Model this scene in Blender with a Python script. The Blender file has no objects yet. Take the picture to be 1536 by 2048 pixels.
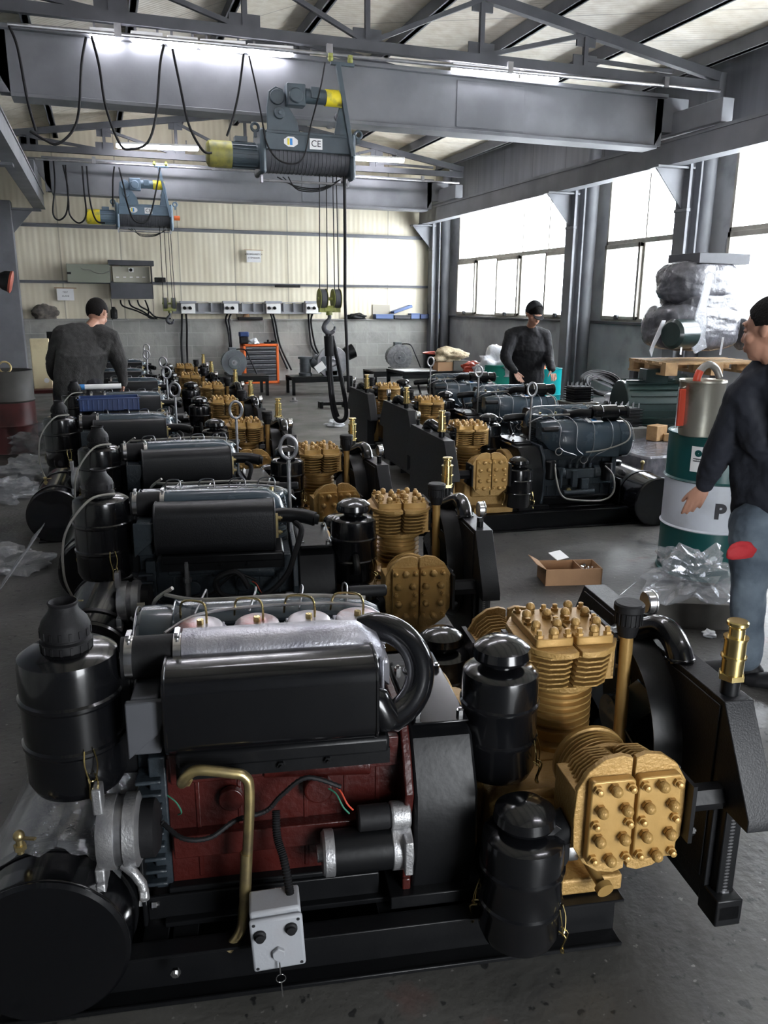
import bpy, bmesh, math, random
from mathutils import Vector, Matrix, Euler, noise
PI = math.pi
D = bpy.data
SC = bpy.context.scene
COL = SC.collection
V = Vector
rnd = random.Random(7)

# ---------------------------------------------------------------- camera
HEAD, PIT, ROLL = math.radians(19.2), math.radians(14.6), math.radians(0.4)
CF = V((math.sin(HEAD)*math.cos(PIT), math.cos(HEAD)*math.cos(PIT), -math.sin(PIT)))
_r = V((math.cos(HEAD), -math.sin(HEAD), 0)); _u = _r.cross(CF)
CR = _r*math.cos(ROLL)+_u*math.sin(ROLL); CU = -_r*math.sin(ROLL)+_u*math.cos(ROLL)
EYE = V((0, 0, 1.6))
cam = D.objects.new('camera', D.cameras.new('camera')); COL.objects.link(cam)
m = Matrix((CR, CU, -CF)).transposed().to_4x4(); m.translation = EYE
cam.matrix_world = m
cam.data.sensor_fit = 'VERTICAL'; cam.data.sensor_height = 36; cam.data.lens = 1600/2048*36
cam.data.clip_end = 200; cam.data.clip_start = .02
SC.camera = cam

def at(px, py, X=None, Y=None, Z=None):
    """the point of the place that the photograph shows at a pixel, on the plane X=, Y= or Z="""
    d = CF*1600 + CR*(px-768) - CU*(py-1024)
    if X is not None: t = (X-EYE.x)/d.x
    elif Y is not None: t = (Y-EYE.y)/d.y
    else: t = (Z-EYE.z)/d.z
    return EYE + d*t

# ---------------------------------------------------------------- mesh helpers
def frame(p, d, up=None):
    d = V(d).normalized()
    up = V(up) if up else (V((0, 0, 1)) if abs(d.z) < .95 else V((0, 1, 0)))
    x = up.cross(d).normalized(); y = d.cross(x)
    M_ = Matrix((x, y, d)).transposed().to_4x4(); M_.translation = V(p)
    return M_
def T(x=0, y=0, z=0): return Matrix.Translation((x, y, z))
def R(a, ax): return Matrix.Rotation(math.radians(a), 4, ax)

class MB:
    def __init__(s): s.v = []; s.f = []; s.m = []; s.mi = 0; s.X = Matrix()
    def add(s, vs, fs, M_=None):
        b = len(s.v); X = s.X @ M_ if M_ is not None else s.X
        s.v += [X @ V(v) for v in vs]; s.f += [[b+i for i in f] for f in fs]; s.m += [s.mi]*len(fs)
        return s
    def mat(s, i): s.mi = i; return s
    def box(s, x0, x1, y0, y1, z0, z1, M_=None):
        return s.add([(x0,y0,z0),(x1,y0,z0),(x1,y1,z0),(x0,y1,z0),(x0,y0,z1),(x1,y0,z1),(x1,y1,z1),(x0,y1,z1)],
            [(0,3,2,1),(4,5,6,7),(0,1,5,4),(1,2,6,5),(2,3,7,6),(3,0,4,7)], M_)
    def lathe(s, prof, M_=None, n=24, caps=True, a0=0, a1=2*PI):
        full = abs(a1-a0-2*PI) < 1e-6
        k = n if full else n+1
        vs = [(r*math.cos(a0+(a1-a0)*i/n), r*math.sin(a0+(a1-a0)*i/n), z) for r, z in prof for i in range(k)]
        fs = []
        for j in range(len(prof)-1):
            for i in range(n):
                a = j*k+i; b = j*k+(i+1) % k
                fs.append((a, b, b+k, a+k))
        if caps and full:
            fs.append(tuple(range(n))[::-1]); fs.append(tuple((len(prof)-1)*k+i for i in range(n)))
        return s.add(vs, fs, M_)
    def cyl(s, p0, p1, r0, r1=None, n=20, ch=0):
        p0, p1 = V(p0), V(p1); L = (p1-p0).length; r1 = r0 if r1 is None else r1
        pr = [(r0, 0), (r1, L)] if not ch else [(r0-ch, 0), (r0, ch), (r1, L-ch), (r1-ch, L)]
        return s.lathe(pr, frame(p0, p1-p0), n)
    def bar(s, p0, p1, w, h, up=None):
        p0, p1 = V(p0), V(p1); L = (p1-p0).length
        return s.box(-w/2, w/2, -h/2, h/2, 0, L, frame(p0, p1-p0, up))
    def tube(s, pts, r, n=8, closed=False):
        pts = [V(p) for p in pts]; k = len(pts); rs = r if isinstance(r, (list, tuple)) else [r]*k
        vs = []; nrm = None
        for i, p in enumerate(pts):
            if closed: t = pts[(i+1) % k]-pts[i-1]
            else: t = pts[min(i+1, k-1)]-pts[max(i-1, 0)]
            t = t.normalized() if t.length > 1e-9 else V((0, 0, 1))
            if nrm is None: nrm = t.orthogonal().normalized()
            else: nrm = (nrm-t*nrm.dot(t)); nrm = nrm.normalized() if nrm.length > 1e-6 else t.orthogonal().normalized()
            b = t.cross(nrm)
            vs += [p+(nrm*math.cos(2*PI*j/n)+b*math.sin(2*PI*j/n))*rs[i] for j in range(n)]
        fs = []
        for i in range(k if closed else k-1):
            for j in range(n):
                a = i*n+j; b2 = i*n+(j+1) % n; i2 = ((i+1) % k)*n
                fs.append((a, b2, i2+(j+1) % n, i2+j))
        if not closed: fs += [tuple(range(n))[::-1], tuple((k-1)*n+j for j in range(n))]
        return s.add(vs, fs)
    def prism(s, poly, h, M_=None):
        n = len(poly)
        return s.add([(x, y, 0) for x, y in poly]+[(x, y, h) for x, y in poly],
            [tuple(range(n))[::-1], tuple(range(n, 2*n))]+[(i, (i+1) % n, (i+1) % n+n, i+n) for i in range(n)], M_)
    def ball(s, c, r, n=12, sq=(1, 1, 1), M_=None):
        vs = []; m_ = n//2
        pr = [(max(1e-4, math.sin(PI*j/m_)), -math.cos(PI*j/m_)) for j in range(m_+1)]
        X = T(*c) @ (M_ if M_ is not None else Matrix()) @ Matrix.Diagonal((r*sq[0], r*sq[1], r*sq[2], 1))
        return s.lathe(pr, X, n, caps=False)
    def torus(s, c, d, R_, r, n=24, m_=8, sq=1.0):
        X = frame(c, d)
        return s.tube([X @ V((R_*math.cos(2*PI*i/n), R_*sq*math.sin(2*PI*i/n), 0)) for i in range(n)], r, m_, True)
    def hexa(s, p, d, r, h): return s.lathe([(r, 0), (r, h)], frame(p, d), 6)
    def build(s, name, mats, parent=None, bevel=0, smooth=35, seg=2, **kw):
        me = D.meshes.new(name); me.from_pydata([tuple(v) for v in s.v], [], s.f)
        for q in (mats if isinstance(mats, (list, tuple)) else [mats]): me.materials.append(q)
        if any(s.m): me.polygons.foreach_set('material_index', s.m)
        if smooth:
            me.polygons.foreach_set('use_smooth', [True]*len(me.polygons))
            me.set_sharp_from_angle(angle=math.radians(smooth))
        me.update()
        o = D.objects.new(name, me); COL.objects.link(o)
        if parent: o.parent = parent
        if bevel:
            b = o.modifiers.new('bevel', 'BEVEL'); b.width = bevel; b.segments = seg; b.limit_method = 'ANGLE'; b.angle_limit = math.radians(40)
            b.harden_normals = False
        for k_, v_ in kw.items(): o[k_] = v_
        return o

def spline(pts, k=6):
    pts = [V(p) for p in pts]; out = []
    for i in range(len(pts)-1):
        a = pts[max(i-1, 0)]; b = pts[i]; c = pts[i+1]; d = pts[min(i+2, len(pts)-1)]
        for j in range(k):
            t = j/k
            out.append(.5*((2*b)+(c-a)*t+(2*a-5*b+4*c-d)*t*t+(3*b-a-3*c+d)*t**3))
    out.append(pts[-1]); return out
def arc(c, r, a0, a1, n, fx, fy):
    c = V(c); fx, fy = V(fx), V(fy)
    return [c+fx*r*math.cos(math.radians(a0+(a1-a0)*i/n))+fy*r*math.sin(math.radians(a0+(a1-a0)*i/n)) for i in range(n+1)]
def rrect(x0, x1, y0, y1, r, n=4):
    out = []
    for cx, cy, a in ((x1-r, y1-r, 0), (x0+r, y1-r, 90), (x0+r, y0+r, 180), (x1-r, y0+r, 270)):
        out += [(cx+r*math.cos(math.radians(a+90*i/n)), cy+r*math.sin(math.radians(a+90*i/n))) for i in range(n+1)]
    return out

def tag(o, label=None, cat=None, group=None, kind=None):
    if label: o['label'] = label
    if cat: o['category'] = cat
    if group: o['group'] = group
    if kind: o['kind'] = kind
    return o
def thing(name, loc, label, cat, group=None, rz=0):
    o = D.objects.new(name, None); COL.objects.link(o); o.location = V(loc); o.rotation_euler = (0, 0, math.radians(rz))
    o.empty_display_size = .1
    return tag(o, label, cat, group)
def copy_tree(o, parent=None):
    c = o.copy(); COL.objects.link(c)
    if parent: c.parent = parent; c.matrix_parent_inverse = o.matrix_parent_inverse.copy()
    for ch in list(o.children):
        copy_tree(ch, c)
    return c
def struct(o): o['kind'] = 'structure'; return o

# ---------------------------------------------------------------- materials
def mat(name, col, rough=.5, metal=0, col2=None, nscale=8, namt=.5, bump=0, bscale=40, coat=0, spec=.5, emis=None, estr=0, trans=0, alpha=1, rvar=0, ior=1.45, dirt=None, dscale=3):
    m_ = D.materials.new(name); m_.use_nodes = True; nt = m_.node_tree; N = nt.nodes; L = nt.links
    b = N['Principled BSDF']; tc = N.new('ShaderNodeTexCoord')
    b.inputs['Base Color'].default_value = (*col, 1); b.inputs['Roughness'].default_value = rough; b.inputs['Metallic'].default_value = metal
    b.inputs['Coat Weight'].default_value = coat; b.inputs['Coat Roughness'].default_value = .08; b.inputs['Specular IOR Level'].default_value = spec
    b.inputs['Transmission Weight'].default_value = trans; b.inputs['Alpha'].default_value = alpha; b.inputs['IOR'].default_value = ior
    if emis: b.inputs['Emission Color'].default_value = (*emis, 1); b.inputs['Emission Strength'].default_value = estr
    def nz(sc, det=4):
        n = N.new('ShaderNodeTexNoise'); n.inputs['Scale'].default_value = sc; n.inputs['Detail'].default_value = det; L.new(tc.outputs['Object'], n.inputs['Vector']); return n
    last = None
    if col2 is not None:
        n = nz(nscale); r = N.new('ShaderNodeValToRGB'); r.color_ramp.elements[0].position = .5-.5*namt*.7; r.color_ramp.elements[1].position = .5+.5*namt*.7
        r.color_ramp.elements[0].color = (*col, 1); r.color_ramp.elements[1].color = (*col2, 1)
        L.new(n.outputs['Fac'], r.inputs['Fac']); last = r.outputs['Color']
    if dirt is not None:
        n = nz(dscale, 6); r = N.new('ShaderNodeValToRGB'); r.color_ramp.elements[0].position = .5; r.color_ramp.elements[1].position = .68
        L.new(n.outputs['Fac'], r.inputs['Fac'])
        x = N.new('ShaderNodeMixRGB'); L.new(r.outputs['Color'], x.inputs['Fac'])
        if last: L.new(last, x.inputs['Color1'])
        else: x.inputs['Color1'].default_value = (*col, 1)
        x.inputs['Color2'].default_value = (*dirt, 1); last = x.outputs['Color']
    if last: L.new(last, b.inputs['Base Color'])
    if rvar:
        n = nz(bscale*.3); r = N.new('ShaderNodeMapRange'); r.inputs['To Min'].default_value = max(.02, rough-rvar); r.inputs['To Max'].default_value = min(1, rough+rvar)
        L.new(n.outputs['Fac'], r.inputs['Value']); L.new(r.outputs[0], b.inputs['Roughness'])
    if bump:
        n = nz(bscale); p = N.new('ShaderNodeBump'); p.inputs['Strength'].default_value = bump; p.inputs['Distance'].default_value = .01
        L.new(n.outputs['Fac'], p.inputs['Height']); L.new(p.outputs['Normal'], b.inputs['Normal'])
    return m_
K = dict(
 gloss=mat('gloss black enamel', (.004,.0042,.005), .2, coat=.35, rvar=.05, bump=.02, bscale=30),
 black=mat('black paint', (.005,.0053,.006), .36, spec=.3, rvar=.1, bump=.05, bscale=60),
 matte=mat('heat proof matte black', (.009,.0095,.011), .42, spec=.35, bump=.12, bscale=220, rvar=.08),
 rubber=mat('black rubber', (.008,.008,.009), .6, spec=.3, bump=.1, bscale=80),
 gold=mat('gold enamel', (.44,.275,.095), .36, metal=.35, col2=(.36,.22,.07), nscale=9, bump=.08, bscale=90, rvar=.08),
 goldrough=mat('cast gold enamel', (.41,.255,.09), .45, metal=.25, col2=(.32,.195,.06), nscale=14, bump=.35, bscale=120, rvar=.1),
 brass=mat('brass', (.72,.58,.26), .24, metal=1, col2=(.6,.46,.2), nscale=30, rvar=.08),
 oldbrass=mat('zinc yellow pipe', (.55,.44,.2), .35, metal=.9, col2=(.3,.24,.14), nscale=18, rvar=.1),
 red=mat('red oxide enamel', (.055,.008,.006), .34, coat=.2, col2=(.032,.005,.004), nscale=6, bump=.25, bscale=60, rvar=.1),
 silver=mat('cast aluminium', (.5,.5,.54), .38, metal=.75, col2=(.3,.3,.34), nscale=12, bump=.2, bscale=150, rvar=.08),
 alu=mat('raw aluminium', (.5,.5,.5), .42, metal=.8, col2=(.33,.33,.34), nscale=20, bump=.2, bscale=160),
 lid=mat('silver lid with red wear', (.52,.5,.53), .33, metal=.7, dirt=(.35,.1,.07), dscale=9, bump=.1, bscale=90),
 chrome=mat('zinc plated steel', (.7,.7,.7), .22, metal=1),
 steel=mat('steel', (.36,.36,.37), .38, metal=.9, col2=(.22,.22,.23), nscale=25),
 blue=mat('grey blue engine enamel', (.04,.06,.075), .26, coat=.35, col2=(.03,.045,.06), nscale=5, rvar=.06, bump=.05),
 bluem=mat('dark blue grey casting', (.028,.038,.046), .4, col2=(.018,.024,.03), nscale=8, bump=.25, bscale=70),
 grey=mat('structural steel grey paint', (.17,.176,.19), .62, col2=(.135,.14,.152), nscale=3, dirt=(.11,.115,.125), dscale=1.2, bump=.05),
 greyd=mat('dark grey painted steel', (.075,.078,.087), .6, col2=(.055,.058,.066), nscale=4, bump=.05),
 galv=mat('galvanised steel', (.5,.5,.52), .3, metal=.85, col2=(.36,.36,.38), nscale=14),
 plastic=mat('grey plastic', (.3,.31,.33), .5, bump=.06, bscale=120, dirt=(.3,.3,.31), dscale=10),
 white=mat('white plastic', (.78,.78,.76), .45),
 paper=mat('paper', (.8,.8,.8), .8),
 ink=mat('ink', (.03,.03,.035), .7),
 inkblue=mat('blue ink', (.05,.25,.6), .6),
 orange=mat('orange enamel', (.8,.17,.03), .4, col2=(.7,.13,.03), nscale=8),
 yellow=mat('yellow enamel', (.75,.62,.03), .4, dirt=(.3,.28,.08), dscale=12),
 yellowd=mat('dirty yellow enamel', (.32,.3,.07), .5, col2=(.16,.16,.07), nscale=14),
 hookgreen=mat('yellow green enamel', (.3,.32,.08), .4, col2=(.16,.17,.06), nscale=10),
 hoist=mat('hoist blue grey', (.06,.085,.1), .45, col2=(.045,.06,.072), nscale=6, bump=.08),
 hoist2=mat('hoist light blue grey', (.16,.23,.3), .4, col2=(.12,.17,.22), nscale=6, bump=.08),
 motor=mat('motor grey', (.13,.15,.16), .45, col2=(.08,.09,.1), nscale=6, bump=.1),
 drumg=mat('dark green drum paint', (.008,.075,.07), .3, coat=.3, col2=(.006,.055,.055), nscale=3),
 drumw=mat('white drum band paint', (.5,.53,.58), .38, dirt=(.4,.42,.45), dscale=4),
 teal=mat('turquoise paint', (.0,.4,.42), .35),
 green=mat('green plastic', (.01,.22,.16), .4),
 tin=mat('dull tinplate', (.5,.49,.42), .33, metal=.85, dirt=(.25,.23,.17), dscale=6, rvar=.1, bump=.15, bscale=15),
 rust=mat('rusty red drum', (.12,.025,.025), .45, col2=(.07,.02,.018), nscale=5, dirt=(.05,.045,.04), dscale=3),
 drumgrey=mat('dirty grey drum', (.08,.078,.07), .6, col2=(.05,.048,.042), nscale=4),
 wood=mat('pallet wood', (.36,.22,.1), .7, col2=(.22,.13,.06), nscale=10, bump=.3, bscale=40),
 card=mat('cardboard', (.36,.21,.11), .8, col2=(.28,.16,.085), nscale=5, bump=.1),
 carddark=mat('grey cardboard', (.1,.095,.085), .8, col2=(.06,.057,.05), nscale=6),
 bin=mat('blue plastic bin', (.02,.05,.16), .4, col2=(.015,.035,.11), nscale=4),
 binl=mat('blue grey plastic bin', (.1,.15,.3), .5),
 rag=mat('grey rag', (.16,.14,.12), .9, col2=(.07,.065,.06), nscale=14, bump=.5, bscale=60),
 board=mat('cream board', (.75,.66,.42), .6, dirt=(.55,.45,.28), dscale=4),
 film=mat('clear plastic film', (.55,.57,.6), .1, alpha=.34, bump=.5, bscale=25, spec=1, metal=.3),
 wrap=mat('grey stretch wrap', (.13,.13,.145), .25, col2=(.07,.07,.08), nscale=12, bump=.8, bscale=18, spec=.8),
 wrapclear=mat('translucent stretch wrap', (.5,.52,.56), .18, trans=.4, alpha=.62, bump=.8, bscale=20, spec=.9),
 whitebag=mat('white plastic bag', (.75,.77,.8), .4, bump=.6, bscale=30),
 darkgreen=mat('dark green machine enamel', (.014,.028,.026), .3, coat=.3, bump=.05),
 fleece=mat('pale sheepskin', (.7,.6,.42), .95, col2=(.35,.28,.18), nscale=12, bump=1, bscale=60),
 skin=mat('skin', (.42,.22,.15), .5, bump=.05),
 hair=mat('dark hair', (.006,.005,.0045), .75, spec=.15, bump=.6, bscale=120),
 sweater=mat('charcoal knitted sweater', (.035,.034,.033), .95, col2=(.025,.024,.023), nscale=20, bump=.5, bscale=140),
 jacket=mat('dark navy work jacket', (.013,.015,.023), .75, bump=.35, bscale=25),
 blackwear=mat('black work shirt', (.014,.014,.017), .8, bump=.35, bscale=25),
 trousers=mat('black work trousers', (.012,.012,.015), .85, bump=.3, bscale=25),
 jeans=mat('blue jeans', (.04,.055,.075), .9, col2=(.12,.15,.18), nscale=5, bump=.4, bscale=30),
 redcloth=mat('red cloth', (.32,.015,.02), .75, bump=.3, bscale=40),
 label=mat('label foil', (.55,.52,.42), .5, metal=.2),
 gaugeglass=mat('gauge dial', (.4,.41,.42), .3),
 hose=mat('grey braided hose', (.22,.21,.19), .4, metal=.2),
 redhandle=mat('red rubber', (.5,.06,.03), .4), wiregreen=mat('green wire', (.03,.16,.1), .5), redlamp=mat('dull red plastic', (.35,.08,.05), .5),
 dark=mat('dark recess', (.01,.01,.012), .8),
)
# ================================================================ the setting
XL, XR, YF, YB = -2.0, 7.4, -1.6, 17.1
RX, RZ, EZ = 2.8, 5.12, 4.5          # ridge line and eave height
def nodes_of(m_): return m_.node_tree.nodes, m_.node_tree.links, m_.node_tree.nodes['Principled BSDF']
def mk(name):
    m_ = D.materials.new(name); m_.use_nodes = True; return m_
# floor: worn dark concrete
fl = mk('worn concrete floor'); N, L, b = nodes_of(fl)
tc = N.new('ShaderNodeTexCoord')
def noise_(sc, det=5, dist=0, vec=None):
    n = N.new('ShaderNodeTexNoise'); n.inputs['Scale'].default_value = sc; n.inputs['Detail'].default_value = det; n.inputs['Distortion'].default_value = dist
    L.new(vec or tc.outputs['Object'], n.inputs['Vector']); return n.outputs['Fac']
def ramp(fac, *st):
    r = N.new('ShaderNodeValToRGB'); e = r.color_ramp.elements
    while len(e) < len(st): e.new(.5)
    for i, (p, c) in enumerate(st): e[i].position = p; e[i].color = (*c, 1) if len(c) == 3 else c
    L.new(fac, r.inputs['Fac']); return r.outputs['Color']
def mixc(f, a, b_, mode='MIX'):
    x = N.new('ShaderNodeMixRGB'); x.blend_type = mode
    if isinstance(f, float): x.inputs['Fac'].default_value = f
    else: L.new(f, x.inputs['Fac'])
    for s_, q in (('Color1', a), ('Color2', b_)):
        if isinstance(q, tuple): x.inputs[s_].default_value = (*q, 1)
        else: L.new(q, x.inputs[s_])
    return x.outputs['Color']
base = ramp(noise_(.9, 8, .4), (.3, (.042,.041,.038)), (.7, (.085,.082,.075)))
base = mixc(ramp(noise_(26, 3), (.63, (0,0,0)), (.68, (1,1,1))), base, (.016,.016,.016))
base = mixc(ramp(noise_(1.6, 6, 1), (.58, (0,0,0)), (.66, (.8,.8,.8))), base, (.035,.035,.036))
base = mixc(ramp(noise_(40, 2), (.69, (0,0,0)), (.73, (.7,.7,.7))), base, (.2,.19,.18))
base = mixc(ramp(noise_(2.3, 5, .5), (.66, (0,0,0)), (.74, (.5,.5,.5))), base, (.13,.045,.035))
L.new(base, b.inputs['Base Color'])
rr = ramp(noise_(2.5, 6), (.35, (.38,)*3), (.7, (.62,)*3)); L.new(rr, b.inputs['Roughness'])
bp = N.new('ShaderNodeBump'); bp.inputs['Strength'].default_value = .3; bp.inputs['Distance'].default_value = .01; L.new(noise_(30, 8), bp.inputs['Height']); L.new(bp.outputs['Normal'], b.inputs['Normal'])
struct(MB().box(XL, XR+.3, YF, YB+.3, -.2, 0).build('floor', fl))
# concrete block and render
blk = mk('grey block wall'); N, L, b = nodes_of(blk); tc = N.new('ShaderNodeTexCoord')
sx = N.new('ShaderNodeSeparateXYZ'); L.new(tc.outputs['Object'], sx.inputs[0]); cx = N.new('ShaderNodeCombineXYZ')
ad = N.new('ShaderNodeMath'); ad.operation = 'ADD'; L.new(sx.outputs['X'], ad.inputs[0]); L.new(sx.outputs['Y'], ad.inputs[1])
L.new(ad.outputs[0], cx.inputs['X']); L.new(sx.outputs['Z'], cx.inputs['Y'])
br = N.new('ShaderNodeTexBrick'); L.new(cx.outputs[0], br.inputs['Vector'])
for k_, v_ in (('Scale', 1), ('Mortar Size', .008), ('Mortar Smooth', .6), ('Brick Width', .5), ('Row Height', .25), ('Bias', 0)): br.inputs[k_].default_value = v_
br.inputs['Color1'].default_value = (.2,.2,.19,1); br.inputs['Color2'].default_value = (.27,.27,.255,1); br.inputs['Mortar'].default_value = (.36,.355,.33,1)
c = mixc(ramp(noise_(1.3, 6, .3), (.4, (0,0,0)), (.62, (.85,.85,.85))), br.outputs['Color'], (.33,.325,.3))
c = mixc(ramp(noise_(4, 5), (.55, (0,0,0)), (.7, (.4,.4,.4))), c, (.14,.14,.14)); L.new(c, b.inputs['Base Color']); b.inputs['Roughness'].default_value = .85
bp = N.new('ShaderNodeBump'); bp.inputs['Strength'].default_value = .35; bp.inputs['Distance'].default_value = .02; L.new(noise_(9, 8), bp.inputs['Height']); L.new(bp.outputs['Normal'], b.inputs['Normal'])
ren = mat('grey rendered wall', (.4,.415,.43), .85, col2=(.29,.3,.315), nscale=1.4, dirt=(.23,.24,.25), dscale=2, bump=.2, bscale=14)
# cream sandwich panels with fine ribs and joints
def panel(name, c1, c2, rib=18, joint=True, rough=.5, em=None):
    global N, L, tc
    p = mk(name); N, L, b = nodes_of(p); tc = N.new('ShaderNodeTexCoord')
    sx = N.new('ShaderNodeSeparateXYZ'); L.new(tc.outputs['Object'], sx.inputs[0])
    ad = N.new('ShaderNodeMath'); ad.operation = 'ADD'; L.new(sx.outputs['X'], ad.inputs[0]); L.new(sx.outputs['Y'], ad.inputs[1])
    cx = N.new('ShaderNodeCombineXYZ'); L.new(ad.outputs[0], cx.inputs['X'])
    w = N.new('ShaderNodeTexWave'); w.inputs['Scale'].default_value = rib/6; w.wave_profile = 'SIN'; L.new(cx.outputs[0], w.inputs['Vector'])
    mp = N.new('ShaderNodeMapping'); mp.inputs['Scale'].default_value = (6, 6, .5); L.new(tc.outputs['Object'], mp.inputs['Vector'])
    c = ramp(noise_(1.2, 6, .2, mp.outputs[0]), (.3, c1), (.7, c2))
    c = mixc(ramp(noise_(.8, 5, .5), (.5, (0,0,0)), (.75, (.35,.35,.35))), c, tuple(q*.55 for q in c1))
    if joint:
        md = N.new('ShaderNodeMath'); md.operation = 'PINGPONG'; md.inputs[1].default_value = .55; L.new(ad.outputs[0], md.inputs[0])
        c = mixc(ramp(md.outputs[0], (0, (.7,.7,.7)), (.02, (0,0,0))), c, tuple(q*.3 for q in c1))
    L.new(c, b.inputs['Base Color']); b.inputs['Roughness'].default_value = rough
    bp = N.new('ShaderNodeBump'); bp.inputs['Strength'].default_value = .35; bp.inputs['Distance'].default_value = .006; L.new(w.outputs['Fac'], bp.inputs['Height']); L.new(bp.outputs['Normal'], b.inputs['Normal'])
    return p
cream = panel('cream metal wall panel', (.62,.56,.42), (.74,.69,.55))
fasc = panel('dark fascia panel', (.1,.105,.115), (.145,.15,.165), rib=10)
roofm = panel('beige metal roof sheet', (.62,.56,.45), (.78,.74,.64), rib=24)
# back wall: block below, panels above
struct(MB().box(XL, XR, YB-.1, YB+.15, 0, 1.27).box(XL, XR, YB-.14, YB+.15, 1.25, 1.275).build('wall_back', blk))
gp = [(XL,1.27),(XR,1.27),(XR,EZ),(RX,RZ),(XL,RZ-(RX-XL)*(RZ-EZ)/(XR-RX))]
struct(MB().prism([(x, z) for x, z in gp], .1, T(0, YB+.1, 0) @ R(90, 'X')).build('wall_back_panel', cream)); 
# left wall
struct(MB().box(XL-.2, XL, YF, YB+.2, 0, 1.27).build('wall_left', blk))
struct(MB().box(XL-.12, XL, YF, YB+.2, 1.27, 4.6).build('wall_left_panel', fasc))
struct(MB().box(XL-.2, 1.0, YF-.1, YF, 0, 5.3).box(2.3, XR+.3, YF-.1, YF, 0, 5.3).box(1.0, 2.3, YF-.1, YF, 2.1, 5.3).build('wall_front', fasc))
# right wall: rendered parapet, window band, fascia
SILL = 1.36; HEADZ = 3.62
bays = [(11.9, 16.55), (9.22, 11.05), (4.7, 8.45), (2.3, 4.2)]
piers = [(16.55, YB+.1), (11.05, 11.9), (8.45, 9.22), (4.2, 4.7), (YF, 2.3)]
w = MB().box(XR, XR+.25, YF, YB+.15, 0, SILL-.04)
struct(w.build('wall_right', ren))
w = MB().box(XR-.05, XR+.22, YF, YB, SILL-.04, SILL)
struct(w.build('trim_3', K['greyd'], bevel=.006))
struct(MB().box(XR+.02, XR+.12, YF, YB+.15, HEADZ, EZ+.05).build('trim_1', fasc))
w = MB()
for a, b_ in piers: w.box(XR+.02, XR+.2, a, b_, SILL, HEADZ)
struct(w.build('trim_2', ren))
glass = mat('window glass', (.95,.97,1), .02, trans=1, ior=1.01, spec=.2)
frm = mat('aged window frame', (.42,.4,.35), .5, col2=(.3,.28,.24), nscale=8)
MIDZ = 2.5
for i, (a, b_) in enumerate(bays):
    n = max(1, round((b_-a)/.925)); st = (b_-a)/n
    fr = MB()
    fr.box(XR+.02, XR+.1, a, b_, SILL, SILL+.05).box(XR+.02, XR+.1, a, b_, HEADZ-.05, HEADZ).box(XR+.02, XR+.1, a, b_, MIDZ-.035, MIDZ+.035)
    fr.box(XR+.02, XR+.1, a, a+.04, SILL, HEADZ).box(XR+.02, XR+.1, b_-.04, b_, SILL, HEADZ)
    for j in range(1, n):
        y = a+st*j; fr.box(XR+.05, XR+.085, y-.012, y+.012, MIDZ, HEADZ).box(XR+.04, XR+.09, y-.02, y+.02, SILL, MIDZ)
    win = struct(fr.build('window_%d' % (i+1), frm))
    for j in range(n):
        y0, y1 = a+st*j, a+st*(j+1)
        MB().box(XR+.065, XR+.07, y0+.012, y1-.012, SILL+.03, HEADZ-.03).build('window_pane', glass, win)
        if (n-1-j) % 2 == 0:          # opening sash, thicker frame
            s_ = MB(); x0, x1 = XR-.015, XR+.06; z0, z1 = SILL+.03, MIDZ-.02; t = .05
            s_.box(x0, x1, y0+.02, y0+.02+t, z0, z1).box(x0, x1, y1-.02-t, y1-.02, z0, z1).box(x0, x1, y0+.02, y1-.02, z0, z0+t).box(x0, x1, y0+.02, y1-.02, z1-t*1.3, z1)
            s_.build('window_sash', frm, win, bevel=.004)
            MB().box(XR-.05, XR, (y0+y1)/2-.04, (y0+y1)/2+.04, z0-.0, z0+.07).build('window_latch', K['greyd'], win, bevel=.01)
# roof
def roof(x0, z0, x1, z1, name):
    d = V((x1-x0, 0, z1-z0)).normalized(); n_ = V((-d.z, 0, d.x)); n_ = n_ if n_.z > 0 else -n_
    vs = []
    for y in (YF-.1, YB+.2):
        for x, z in ((x0, z0), (x1, z1)):
            vs += [(x, y, z), (x+n_.x*.06, y, z+n_.z*.06)]
    MBx = MB().add(vs, [(0,2,6,4),(1,5,7,3),(0,1,3,2),(4,6,7,5),(0,4,5,1),(2,3,7,6)])
    return struct(MBx.build(name, roofm))
SL = (RZ-EZ)/(XR-RX)
roof(RX, RZ, XR+.4, RZ-SL*(XR+.4-RX), 'ceiling'); roof(RX, RZ, XL-.3, RZ-SL*(RX-XL+.3), 'ceiling_left')

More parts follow.
